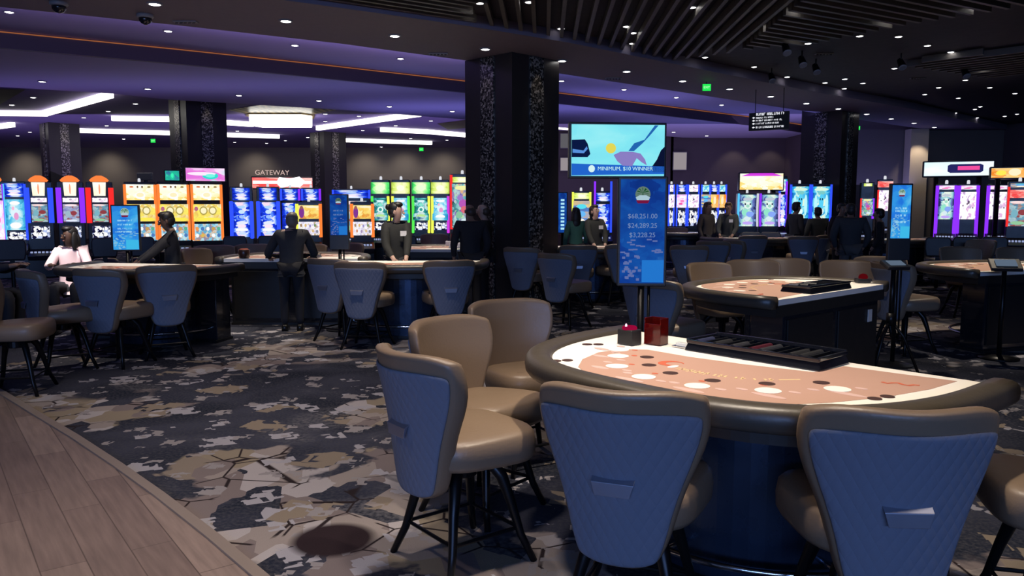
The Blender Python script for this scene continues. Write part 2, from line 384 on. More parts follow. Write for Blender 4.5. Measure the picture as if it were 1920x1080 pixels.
# dark pit ceiling inside the soffit
inner = [p + Vector((0, 0, ZD - ZS)) for p in so_in]
poly_plane('ceiling_pit', inner + [Vector((30, 25, ZD)), Vector((30, -6, ZD)), Vector((-12, -6, ZD))], CEILD)
fas = [at(u, v, Z1) for u, v in ((-1500, -260), (-500, 0), (0, 57), (330, 90), (600, 119), (870, 150), (1050, 173), (1280, 202), (1430, 221), (1510, 234))]
fas.append(Vector((14, 31, Z1)))
# ceiling between soffit and fascia
poly_plane('ceiling_cove', [p + Vector((0, -.6, 0)) if False else Vector((p.x, p.y - .3, Z1)) for p in so_out] + [Vector((p.x, p.y, Z1)) for p in fas[::-1]], CEILP)
mb = MB(); vs = []; fs = []
for p in fas: vs += [(p.x, p.y, Z1), (p.x, p.y, Z2), (p.x, p.y + .12, Z1), (p.x, p.y + .12, Z2)]
for i in range(len(fas) - 1):
    q = 4 * i; fs += [(q, q + 1, q + 5, q + 4), (q + 1, q + 3, q + 7, q + 5)]
mb.add(vs, fs); struct(mb.build('trim_2', pbr('fascia_paint', (.06, .05, .07), .5)))
mb = MB()
mb.tube([(p.x, p.y - .03, Z1 - .025) for p in fas[1:-1]], .010, 6)
tag(mb.build('led_strip', glow('orange_led', (1, .32, .12), .30)), 'thin orange light line along the top of the dark ceiling fascia', 'light strip')
b2 = [at(u, v, Z2) for u, v in ((-1500, 30), (-500, 118), (0, 163), (205, 175), (320, 187), (640, 206), (870, 224), (1280, 258))]
poly_plane('ceiling_hall', [Vector((p.x, p.y + .1, Z2)) for p in fas] + [Vector((14, 32, Z2))] + b2[::-1], CEILP)
mb = MB(); vs = []; fs = []
for p in b2: vs += [(p.x, p.y, Z2), (p.x, p.y, Z3)]
for i in range(len(b2) - 1): fs.append((2 * i, 2 * i + 2, 2 * i + 3, 2 * i + 1))
mb.add(vs, fs); struct(mb.build('trim_3', CEILP))
poly_plane('ceiling_back', [Vector((p.x, p.y, Z3)) for p in b2] + [Vector((14, 46, Z3)), Vector((-38, 46, Z3)), Vector((-38, 14, Z3))], CEILB)
# walls
WALLG = pbr('taupe_wall', (.22, .20, .185), .8)
WALLN = pbr('navy_wall', (.19, .16, .15), .8)
WALLD = pbr('brown_wall', (.10, .078, .085), .8)
def wall(name, a, b, z1, mat, th=.2):
    mb = MB(); a, b = Vector(a), Vector(b); d = (b - a); L_ = d.length
    mb.box(((a.x + b.x) / 2, (a.y + b.y) / 2, z1 / 2), (L_, th, z1), math.atan2(d.y, d.x)); return struct(mb.build(name, mat))
wall('wall_back', (-38, 40.1), (6.2, 40.1), 4.6, WALLG)
wall('wall_back_middle', (6.1, 31.2), (13.5, 31.2), 4.6, WALLD)
wall('wall_step', (6.1, 31.2), (6.1, 40), 4.6, WALLD)
wall('wall_back_right', (10.6, 25.6), (15.6, 25.6), 4.4, WALLN)
wall('wall_return', (10.6, 25.6), (10.6, 31.2), 4.4, WALLD)
wall('wall_right', (15.55, 25.5), (19.5, 13.0), 4.4, WALLD)
wall('wall_left', (-28, 10), (-36, 40), 4.6, WALLG)
mb = MB(); mb.box((0, 0, 2), (.55, .4, 4.0)); o = mb.build('column_pale', pbr('cream_wall', (.62, .52, .40), .8)); o.location = (12.6, 25.25, 0); struct(o)
spot('wall_spot', (12.5, 24.5, 3.95), (12.6, 25.1, 2.4), 60, WARM, 60)
# square columns set cornerwise with a mosaic strip on each face
COLM = pbr('column_bronze', (.030, .026, .026), .35)
def column(u, d, side, ztop, rz=45, lit=True):
    c = atd(u, 300, d); s = side
    mb = MB(); mb.box((0, 0, ztop / 2), (s, s, ztop))
    o = mb.build('column', COLM); o.location = (c.x, d, 0); o.rotation_euler = (0, 0, math.radians(rz)); struct(o)
    m2 = MB()
    for k in range(4):
        a = k * PI / 2; m2.box((math.cos(a) * s / 2, math.sin(a) * s / 2, ztop / 2), (.05, s * .28, ztop - .02), a)
    p = m2.build('trim', MOSAIC, o)
    for k in range(4):   # shadow-gap reveals beside each strip
        pass
    if lit:
        for q in (-1, 1):
            a = math.radians(-90 + q * 45); x, y = c.x + math.cos(a) * (s / 2 + .16), d + math.sin(a) * (s / 2 + .16)
            spot('column_spot', (x, y, ztop - .05), (x - math.cos(a) * .10, y - math.sin(a) * .10, 2.2), 7 if q > 0 else 2.5, WARM, 50, .5, .03)
column(960, 13.4, 1.09, 4.0)
column(374, 21.8, 1.09, 4.49)
column(115, 28.6, 1.0, 4.49)
column(616, 32, 1.0, 4.49)
column(1554, 21.0, 1.05, 4.2)
for u in (30, 190, 470, 755, 680, 830): 
    p = atd(u, 290, 39.2); spot('wall_spot', (p.x, 38.7, 4.35), (p.x, 39.95, 2.9), 60, WARM, 100, 1.0, .2)
spot('wall_spot', (8.5, 30.3, 4.1), (8.5, 31.1, 2.6), 16, WARM, 80); spot('wall_spot', (9.9, 30.3, 4.1), (9.9, 31.1, 2.6), 14, WARM, 80)

# slatted panels hung under the pit ceiling, three facets with different directions
SLAT = pbr('slat_bronze', (.13, .12, .11), .5)
def inside(p, poly):
    c = False; j = len(poly) - 1
    for i in range(len(poly)):
        if ((poly[i].y > p.y) != (poly[j].y > p.y)) and p.x < (poly[j].x - poly[i].x) * (p.y - poly[i].y) / (poly[j].y - poly[i].y) + poly[i].x: c = not c
        j = i
    return c
def slats(name, poly, ang, step, wd=.05, ht=.10):
    mb = MB(); d = Vector((math.cos(ang), math.sin(ang), 0)); nn = Vector((-d.y, d.x, 0)); zz = ZD - .06
    ts = [p.dot(nn) for p in poly]; t = min(ts) + step / 2
    while t < max(ts):
        xs = []
        for i in range(len(poly)):
            a, b = poly[i], poly[(i + 1) % len(poly)]; ta, tb = a.dot(nn), b.dot(nn)
            if (ta - t) * (tb - t) < 0: xs.append((a + (b - a) * ((t - ta) / (tb - ta))).dot(d))
        xs.sort()
        for q in range(0, len(xs) - 1, 2):
            m_ = d * ((xs[q] + xs[q + 1]) / 2) + nn * t
            mb.box((m_.x, m_.y, zz), (xs[q + 1] - xs[q], wd, ht), ang)
        t += step
    return struct(mb.build(name, SLAT))
def cp(*uv): return [Vector((p.x, p.y, 0)) for p in (at(u, v, ZD - .06) for u, v in uv)]
def dir_of(u0, v0, u1, v1):
    a, b = at(u0, v0, ZD - .06), at(u1, v1, ZD - .06); return math.atan2(b.y - a.y, b.x - a.x)
slats('ceiling_slats', cp((890, 8), (1010, -60), (1560, -60), (1378, 92), (1260, 108), (1080, 76), (905, 44)), dir_of(1440, 0, 1340, 92), .19)
slats('ceiling_slats', cp((500, -40), (700, -75), (990, -65), (880, 8), (895, 42), (800, 30), (640, 5)), dir_of(700, 2, 880, 30), .17)
slats('ceiling_slats', cp((1390, 88), (1570, -60), (2100, -90), (1990, -6), (1700, 40), (1520, 78)), dir_of(1450, 13, 1650, 48), .20)
slats('ceiling_slats', cp((1690, 118), (1800, 100), (2000, 85), (2050, 118), (1850, 142)), dir_of(1700, 125, 1900, 100), .24)

# ------------------------------------------------------------------ downlights, cove strips and ceiling fittings
RING = pbr('downlight_ring', (.25, .25, .27), .4)
LENS = glow('downlight_lens', (1, .97, .95), 9)
def make_downlight(r):
    mb = MB(); mb.lathe([(r * 1.5, 0), (r * 1.5, -.012), (r * 1.15, -.018), (r * 1.05, -.006)], n=14, k=0); mb.lathe([(r, -.004), (r, -.016), (r * .6, -.022)], n=14, k=1)
    o = mb.build('downlight', [RING, LENS]); return o
DL = {}
def downlights(z, pts, label, group, r=.055):
    for u, v in pts:
        p = at(u, v, z)
        if r not in DL: DL[r] = make_downlight(r); o = DL[r]
        else: o = DL[r].copy(); COL.objects.link(o)
        o.location = (p.x, p.y, z - .001); tag(o, label, 'downlight', group)
downlights(ZS, [(290, 6), (536, 38), (740, 66), (910, 91), (1054, 113), (1175, 133), (1280, 151), (1368, 166), (1445, 180), (1512, 193), (1572, 203), (1625, 213), (1671, 222), (1714, 230), (1752, 238)],
           'small round downlight in the row along the curved grey soffit', 'downlights in the soffit row', .06)
downlights(Z1, [(17, 21), (315, 57), (553, 84), (751, 109), (1053, 151), (1170, 167), (1268, 182), (1353, 196)],
           'small round downlight in the violet ceiling band above the orange line', 'downlights in the violet ceiling band', .055)
downlights(Z2, [(79, 152), (277, 166), (448, 178), (598, 188), (730, 199), (848, 208), (1124, 233), (1263, 247), (1325, 254)],
           'small downlight in the blue ceiling below the dark fascia', 'downlights beyond the dark fascia', .06)
downlights(Z3, [(22, 196), (62, 182), (203, 208), (254, 194), (157, 220), (200, 235), (56, 247), (33, 254), (22, 280), (232, 260), (194, 289), (445, 245), (610, 213), (610, 227), (577, 257), (535, 263), (500, 268), (440, 266), (673, 217), (742, 235), (680, 244), (808, 226), (770, 259), (838, 262), (715, 275), (760, 284)],
           'tiny downlight in the far slot hall ceiling near the glowing cove strips', 'downlights in the slot hall ceiling', .06)
downlights(ZD, [(1052, 52), (1175, 48), (1187, 60), (1186, 80), (1298, 12), (1499, 12), (1423, 43), (1322, 106), (1414, 124), (1509, 65), (1515, 80), (1476, 143), (1677, 33), (1612, 66), (1685, 67), (1739, 84), (1783, 96), (1842, 124), (1677, 127), (1827, 138), (1810, 149), (1547, 154), (1584, 147), (1618, 155), (1583, 165), (1760, 163), (1734, 176), (1856, 163), (1903, 174), (1797, 183), (1828, 204), (1838, 199), (1791, 211), (1832, 220), (1884, 217), (1907, 213), (1835, 10), (900, 4), (879, 23), (992, 2)],
           'small bright downlight in the dark pit ceiling around the slatted panels', 'downlights in the dark pit ceiling', .045)
def dome(u, v, z, label, r=.09):
    p = at(u, v, z); t = thing('dome_camera', label, 'ceiling camera', (p.x, p.y, z))
    mb = MB(); mb.lathe([(r, 0), (r, -.03), (r * .85, -.045)], n=18); mb.build('collar', RING, t, True)
    mb = MB(); mb.lathe([(r * .8, -.04), (r * .75, -.08), (r * .5, -.11), (r * .15, -.125)], n=18); mb.build('dome', GLOSSB, t, True)
dome(110, 4, ZS, 'dark dome camera at the near end of the grey soffit', .1)
dome(272, 27, ZS, 'dark dome camera on the grey soffit beside the first bright downlight', .1)
def speaker(u, v, label):
    p = at(u, v, ZD); t = thing('track_spotlight', label, 'spotlight', (p.x, p.y, ZD))
    mb = MB(); mb.tube([(0, 0, 0), (0, 0, -.12)], .012); mb.build('stem', BLACKM, t)
    mb = MB(); mb.tube([(0, .05, -.10), (.0, -.04, -.20), (0, -.07, -.24)], [.045, .06, .065], 14); mb.build('lamp_head', BLACKM, t, False, .006)
    mb = MB(); mb.tube([(0, -.072, -.243), (0, -.08, -.253)], [.066, .05], 14); mb.build('rim', RING, t)
for q, (u, v) in enumerate(((1474, 70), (1504, 95), (1447, 128), (1530, 110), (1690, 100), (1810, 118))):
    speaker(u, v, ('black spotlight hung beside the corner of the slatted ceiling', 'black spotlight just below the first by the slatted corner', 'black spotlight nearest the grey soffit edge', 'small black spotlight between two downlights on the pit ceiling', 'black spotlight alone above the far slot area', 'black spotlight beside the brightest downlight at far right')[q])
def vent(u, v, z, label):
    p = at(u, v, z); t = thing('ceiling_vent', label, 'vent', (p.x, p.y, z))
    mb = MB(); mb.box((0, 0, -.008), (.30, .10, .016)); mb.build('frame', pbr('vent_grey', (.3, .3, .32), .5), t, False, .004)
    mb = MB()
    for k in range(5): mb.box((-.11 + .055 * k, 0, -.018), (.03, .07, .006), rx=.4)
    mb.build('louvre', pbr('vent_dark', (.12, .12, .13), .5), t)
vent(348, 40, ZS, 'small pale vent on the soffit right of the dome camera'); vent(822, 100, ZS, 'small pale vent on the soffit left of the big column'); vent(932, 110, ZS, 'small pale vent on the soffit right above the big column')
vent(1545, 100, ZD, 'small pale vent on the dark pit ceiling near the spotlights'); vent(1720, 146, ZD, 'small pale vent on the dark pit ceiling toward the far right'); vent(1150, 146, ZS, 'small pale vent on the soffit between downlights, right of the big column')
# glowing cove strips of the slot hall
COVE = glow('cove_glow', (1, .96, .86), 3.2)
def cove(pts, label, wd=.16):
    mb = MB()
    for (u0, v0), (u1, v1) in zip(pts, pts[1:]):
        a, b = at(u0, v0, Z3 - .08), at(u1, v1, Z3 - .08); d = b - a
        mb.box(((a.x + b.x) / 2, (a.y + b.y) / 2, Z3 - .08), (d.length + wd, wd, .15), math.atan2(d.y, d.x))
    tag(mb.build('cove_light', COVE), label, 'cove light')
cove([(-40, 212), (82, 213), (205, 178)], 'bent white cove light strip at the far left of the hall ceiling')
cove([(215, 222), (330, 224), (470, 233)], 'straight white cove light strip passing behind the second column')
cove([(598, 240), (783, 214)], 'slanting white cove light strip right of the glowing ceiling box')
cove([(150, 245), (300, 249), (520, 256)], 'long white cove light strip in the lower row behind the second column')
cove([(718, 243), (800, 247), (880, 254)], 'white cove light strip that runs behind the big column')
cove([(648, 263), (806, 268)], 'short white cove light strip lowest of those left of the big column')
cove([(-30, 241), (22, 234)], 'short end of a white cove light strip at the left edge under the bent one')
cove([(1045, 238), (1072, 240)], 'short piece of white cove strip between the big column and the screen', .14)
p = at(530, 228, 4.3); mb = MB(); t = thing('ceiling_light_box', 'large glowing white light box under the gilded ceiling panel', 'ceiling light', (p.x, p.y, 0))
mb.prism([(-1.0, -.2), (-.8, -.7), (.75, -.7), (1.0, -.25), (.8, .5), (-.8, .5)], 4.16, 4.44); mb.build('diffuser', glow('lightbox', (1, .97, .9), 4), t)
mb = MB(); mb.prism([(-1.1, -.25), (-.85, -.8), (.8, -.8), (1.1, -.3), (.85, .6), (-.85, .6)], 4.44, 4.48); mb.build('frame', pbr('gold_frame', (.4, .3, .15), .3, .8), t)
def gild():
    m = bpy.data.materials.new('gilded_panel'); m.use_nodes = True; nt = m.node_tree; N = nt.nodes.new; L = nt.links.new
    b = nt.nodes['Principled BSDF']; tc = N('ShaderNodeTexCoord'); wv = N('ShaderNodeTexWave'); wv.inputs['Scale'].default_value = 1.4; wv.inputs['Distortion'].default_value = 6
    L(tc.outputs['Object'], wv.inputs['Vector']); r = N('ShaderNodeValToRGB'); r.color_ramp.elements[0].color = (.06, .04, .03, 1); r.color_ramp.elements[1].color = (.6, .45, .2, 1)
    L(wv.outputs['Fac'], r.inputs[0]); L(r.outputs[0], b.inputs['Base Color']); b.inputs['Roughness'].default_value = .35
    return m
g = poly_plane('ceiling_medallion', [at(u, v, Z3 - .01) for u, v in ((428, 206), (500, 195), (560, 195), (632, 206), (585, 215), (470, 216))], gild())
poly_plane('ceiling_medallion', [at(u, v, Z3 - .01) for u, v in ((-60, 165), (48, 168), (0, 196), (-60, 205))], pbr('dark_recess', (.05, .035, .03), .5))
poly_plane('ceiling_medallion', [at(u, v, Z3 - .01) for u, v in ((820, 232), (880, 224), (900, 238), (840, 243))], pbr('dark_recess', (.05, .035, .03), .5))
# exit signs and hanging directory
def exit_sign(u, v, d, label, s=.22):
    p = atd(u, v, d); t = thing('exit_sign', label, 'exit sign', p)
    mb = MB(); mb.box((0, .02, 0), (s, .04, s * .8)); mb.build('housing', BLACK, t, False, .004)
    mb = MB(); mb.box((0, -.004, 0), (s * .94, .006, s * .74)); mb.build('panel', glow('exit_green', (.02, .85, .10), 1.0), t)
    text('EXIT', s * .34, glow('exit_letter', (.5, 1, .55), 1.2), t, (0, -.009, 0))
    mb = MB(); mb.tube([(0, .02, s * .4), (0, .02, s * .4 + .75)], .008); mb.build('stem', BLACKM, t)
exit_sign(1325, 164, 15.6, 'green exit sign hanging from the grey soffit near the directory sign', .17)
exit_sign(1608, 240, 22.5, 'small green exit sign right beside the far right column', .14)
exit_sign(287, 264, 33, 'tiny green exit sign left of the second column under the cove strips', .2)
exit_sign(790, 280, 36, 'tiny green exit sign in the hall just left of the big column', .2)
p = atd(1441, 227, 16.5); t = thing('directory_sign', 'black hanging directory sign with white lines of text', 'sign', p, math.radians(-32))
mb = MB(); mb.box((0, .03, 0), (.80, .06, .36)); mb.build('panel', BLACK, t, False, .006)
mb = MB()
for k, (z, x1, h) in enumerate(((.145, .34, .05), (.075, .10, .032), (.02, .28, .032), (-.04, .22, .032), (-.115, .32, .04))): words_mb(mb, -.25, x1, z, h, -.003)
mb.build('lettering', glow('sign_white', (.9, .92, 1), 1.1), t)
mb = MB()
for z in (.08, .02, -.04, -.115):
    mb.slabxz([(-.33, z), (-.30, z + .022), (-.30, z + .008), (-.275, z + .008), (-.275, z - .008), (-.30, z - .008), (-.30, z - .022)], -.004, -.002)
mb.build('arrow', glow('sign_white', (.9, .92, 1), 1.1), t)
mb = MB()
for x in (-.28, .28): mb.tube([(x, .03, .18), (x, .03, 2.0 - .2)], .008)
mb.build('hanger', BLACKM, t)

# ------------------------------------------------------------------ casino chairs
def wback(v):                                # half width of the back at height fraction v
    pts = ((0, .14), (.06, .165), (.2, .188), (.42, .225), (.57, .268), (.70, .302), (.86, .317), (1, .317))
    for (a, x), (b, y) in zip(pts, pts[1:]):
        if v <= b: return x + (y - x) * (v - a) / (b - a)
    return pts[-1][1]
ZB0, ZBH = .355, .69
def back_pt(u, v, off):
    wv = wback(v); au = abs(u)
    x = u * wv * (1 - .05 * max(0, v - .85) / .15)
    z = ZB0 + ZBH * (v - .07 * au ** 5 * max(0, v - .5) * 2 + .05 * au ** 4 * max(0, .2 - v) * 5 - .028 * (1 - au ** 2) * max(0, v - .6) * 2.5)
    y = -.225 - .125 * v + .02 * math.sin(PI * v) + .115 * (u * wv / .29) ** 2
    return (x, y + off, z)
def back_shell(mb, U, V, o0, o1, bulge=0):
    nu, nv = len(U), len(V)
    for side, off in ((0, o0), (1, o1)):
        vs = []
        for v in V:
            for u in U:
                uu = (u - U[0]) / (U[-1] - U[0]); vv = (v - V[0]) / (V[-1] - V[0])
                vs.append(back_pt(u, v, off + (bulge if side == 0 else 0) * math.sin(PI * uu) ** .6 * math.sin(PI * vv) ** .6 if 0 < uu < 1 and 0 < vv < 1 else off))
        mb.add(vs, [(j * nu + i, j * nu + i + 1, (j + 1) * nu + i + 1, (j + 1) * nu + i) for j in range(nv - 1) for i in range(nu - 1)])
    ring = [i for i in range(nu)] + [j * nu + nu - 1 for j in range(1, nv)] + [(nv - 1) * nu + i for i in range(nu - 2, -1, -1)] + [j * nu for j in range(nv - 2, 0, -1)]
    base = len(mb.v) - 2 * nu * nv
    mb.f += [(base + ring[i], base + ring[(i + 1) % len(ring)], base + nu * nv + ring[(i + 1) % len(ring)], base + nu * nv + ring[i]) for i in range(len(ring))]
    mb.m += [0] * len(ring)
def weld(o):
    bm = bmesh.new(); bm.from_mesh(o.data); bmesh.ops.remove_doubles(bm, verts=bm.verts, dist=1e-4); bmesh.ops.recalc_face_normals(bm, faces=bm.faces); bm.to_mesh(o.data); bm.free()
def make_chair(name, label, cat, leather, quilt):
    t = thing(name, label, cat)
    # seat cushion
    mb = MB(); rings = []
    def ring(z, k, fz=0):
        r = []
        for i in range(32):
            a = 2 * PI * i / 32; c, s = math.cos(a), math.sin(a)
            x = math.copysign(abs(c) ** .55, c); y = math.copysign(abs(s) ** .55, s)
            r.append((x * k * (.265 + .03 * y), .045 + y * k * .265, z + fz * (y + 1) * .5))
        return r
    for z, k, fz in ((.488, .86, 0), (.492, .95, 0), (.515, 1.0, 0), (.56, 1.01, .01), (.598, .985, .018), (.613, .93, .02), (.622, .8, .02), (.626, .5, .018), (.627, .2, .015)): rings.append(ring(z, k, fz))
    mb.loft(rings); mb.build('seat', leather, t, True)
    # padded back
    U = [-1, -.93, -.75, -.5, -.25, 0, .25, .5, .75, .93, 1]; V = [0, .04, .15, .3, .45, .6, .75, .88, .96, 1]
    mb = MB(); back_shell(mb, U, V, .042, -.032); o = mb.build('backrest', leather, t, True, 0, 1)
    # quilted rear panel
    U2 = [x * .935 for x in (-1, -.9, -.6, -.3, 0, .3, .6, .9, 1)]; V2 = [.02, .06, .2, .4, .6, .76, .84, .885]
    mb = MB(); back_shell(mb, U2, V2, -.028, -.047); mb.build('back_panel', quilt, t, True, 0, 1)
    # pull handle
    x = .078; zc = ZB0 + ZBH * .47; yb = -.225 - .125 * .44 + .02 * math.sin(PI * .44) - .047
    mb = MB(); mb.add([(-x, yb + .006, zc + .034), (x, yb + .006, zc + .034), (x * .98, yb - .022, zc + .016), (-x * .98, yb - .022, zc + .016), (-x * .80, yb - .024, zc - .032), (x * .80, yb - .024, zc - .032), (-x * .80, yb - .016, zc - .032), (x * .80, yb - .016, zc - .032), (x * .9, yb - .004, zc + .012), (-x * .9, yb - .004, zc + .012)],
                      [(0, 1, 2, 3), (3, 2, 5, 4), (4, 5, 7, 6), (6, 7, 8, 9), (0, 9, 8, 1), (0, 3, 9), (3, 4, 6, 9), (1, 8, 2), (2, 8, 7, 5)])
    mb.build('handle', PULL, t, False, .002)
    mb = MB(); mb.box((0, .02, .478), (.26, .26, .025)); mb.lathe([(.07, .40), (.07, .47)], (0, .02, 0)); mb.build('swivel_plate', BLACKM, t, False, .006)
    for sx in (-1, 1):
        for sy in (-1, 1):
            mb = MB(); mb.tube([(sx * .07, .02 + sy * .07, .468), (sx * .10, .02 + sy * .10, .455), (sx * .135, .02 + sy * .13, .40), (sx * .165, .02 + sy * .16, .28), (sx * .20, .02 + sy * .19, .13), (sx * .245, .02 + sy * .235, .0)], [.026, .030, .029, .023, .019, .016], 8)
            mb.build('leg', BLACKM, t, True)
    mb = MB()
    q = [(sx * .192, .02 + sy * .184, .16) for sx, sy in ((-1, -1), (1, -1), (1, 1), (-1, 1))]
    for i in range(4): mb.tube([q[i], q[(i + 1) % 4]], .009, 6)
    mb.build('stretcher', BLACKM, t)
    return t
CHAIR0 = make_chair('casino_chair', '', 'chair', LEATHER, QUILT)
used = [0]
CH = []
def place(root, x, y, face, label, group):
    root.location = (x, y, 0); root.rotation_euler = (0, 0, math.radians(face - 90)); tag(root, label, 'chair', group); return root
def chair(u, v, face, label, group='casino chairs round the tables', ztop=1.028):
    p = at(u, v, ztop); a = math.radians(face)
    x, y = p.x + .31 * math.cos(a), p.y + .31 * math.sin(a)
    return chair_xy(x, y, face, label, group)
def chair_xy(x, y, face, label, group='casino chairs round the tables'):
    r = CHAIR0 if not used[0] else copy_tree(CHAIR0); used[0] = 1
    return place(r, x, y, face, label, group)
# near table
chair(747, 655, 38, 'taupe chair seen side-on, nearest the plank walkway at the near table')
chair(820, 594, -38, 'taupe chair with its front showing, second round the near table from the walkway')
chair(942, 560, -60, 'taupe chair with its front showing, at the far left corner of the near table')
chair(1152, 727, 68, 'quilted chair back with a lit steel pull, before the near table top with dark discs')
chair(1712, 764, 86, 'quilted chair back with a dark pull, beside the red mark of the near table')
chair_xy(2.12, 2.93, 165, 'taupe chair cut by the right edge, only its seat corner and legs showing')

# ------------------------------------------------------------------ gaming tables
TA, TB, TN = 1.05, 1.26, 2.8
def outline(a, b, n, k=40, y0=0.0):
    r = []
    for i in range(k + 1):
        th = PI * i / k; c, s = math.cos(th), math.sin(th)
        r.append((-math.copysign(abs(c) ** (2 / n), c) * a, y0 - abs(s) ** (2 / n) * b))
    return r
TZ = .92
A1, B1 = Vector((.655, 4.70)), Vector((2.03, 3.17)); M1 = (A1 + B1) / 2
RZ1 = math.degrees(math.atan2(B1.y - A1.y, B1.x - A1.x))
def loc1(u, v):
    p = at(u, v, TZ); a = math.radians(-RZ1); x, y = p.x - M1.x, p.y - M1.y
    return (x * math.cos(a) - y * math.sin(a), x * math.sin(a) + y * math.cos(a))
def felt_mesh(marks=None, plain=False):
    mb = MB(); inner = outline(TA - .125, TB - .125, TN)
    # board
    mb.prism(inner, TZ - .05, TZ, 1)
    # pink field laid over the white
    pk = [loc1(u, v) for u, v in ((1084, 688), (1092, 674), (1122, 661), (1165, 655), (1215, 656), (1290, 669), (1400, 684), (1525, 698), (1545, 695), (1560, 692), (1582, 687), (1700, 703), (1795, 715), (1745, 730), (1660, 745), (1560, 755), (1480, 759), (1420, 758), (1330, 752), (1250, 744), (1180, 730), (1130, 715), (1098, 701))]
    pk = [(x, min(y, -.004)) for x, y in pk]
    mb.prism(pk, TZ + .0002, TZ + .0012, 0)
    def disc(x, y, rx, ry, k, dz=.002):
        mb.prism([(x + rx * math.cos(2 * PI * i / 20), y + ry * math.sin(2 * PI * i / 20)) for i in range(20)], TZ + .001, TZ + dz, k)
    W = ((1160, 656), (1159, 668), (1157, 687), (1207, 707), (1307, 724), (1440, 733), (1570, 730))
    for i, uv in enumerate(W):
        x, y = loc1(*uv); disc(x, y, .052, .052, 1, .0024 if i else .0022)
        a = math.atan2(y + .15, x); c, q = math.cos(a), math.sin(a)
        for sg in (-1, 1): disc(x - q * sg * .10, y + c * sg * .10, .026, .015, 5, .0018)
        disc(x + c * .085, y + q * .085, .075 if i > 2 else .05, .02, 5, .0016); disc(x - c * .09 + q * .02, y - q * .09, .016, .012, 3, .002)
    for uv in ((1213, 670), (1217, 685), (1257, 700), (1336, 714), (1438, 720), (1540, 718)):
        x, y = loc1(*uv); disc(x, y, .034, .034, 2, .0024)
    for uv in ((1042, 677), (1064, 676), (1101, 646), (1122, 646), (1108, 711), (1121, 714), (1640, 748), (1664, 744)):
        x, y = loc1(*uv); disc(x, y, .027, .027, 2, .0024)
    # arched line of gold print
    arc = [Vector(loc1(u, v)) for u, v in ((1272, 691), (1300, 697), (1340, 704), (1380, 709), (1415, 712), (1455, 713))]
    for i in range(len(arc) - 1):
        d = (arc[i + 1] - arc[i]); ang = math.atan2(d.y, d.x); nn = max(3, int(d.length / .02))
        for k in range(nn):
            if (k + i) % 6 == 5: continue
            p = arc[i] + d * (k / nn); mb.box((p.x, p.y, TZ + .0015), (.010, .05 if k % 2 else .034, .0012), ang, k=4)
            if k % 2: mb.box((p.x + .006 * math.cos(ang), p.y + .006 * math.sin(ang), TZ + .0015), (.016, .010, .0012), ang, k=4)
    mb.tube([(*loc1(1460, 713), TZ + .0015), (*loc1(1500, 712), TZ + .0015)], .008, 5, .15, k=4)
    # crescent emblem and red flourish
    ex, ey = loc1(1258, 682)
    cr = [(ex + .06 * math.cos(a), ey + .06 * math.sin(a)) for a in [math.radians(40 + 12 * i) for i in range(24)]] + [(ex + .016 + .040 * math.cos(a), ey + .006 + .04 * math.sin(a)) for a in [math.radians(316 - 12 * i) for i in range(24)]]
    mb.prism(cr, TZ + .001, TZ + .0022, 3)
    x, y = loc1(1262, 688); disc(x, y, .018, .035, 1, .0024)
    fl = [loc1(1654 + 10 * i, 717 + i * 1.1 + 1.6 * math.sin(i * 1.7)) for i in range(8)]
    mb.tube([(x, y, TZ + .002) for x, y in fl], .009, 5, .15, k=3)
    return mb
FELTS = [FELTP, FELTW, INKD, INKR, INKG, INKM]
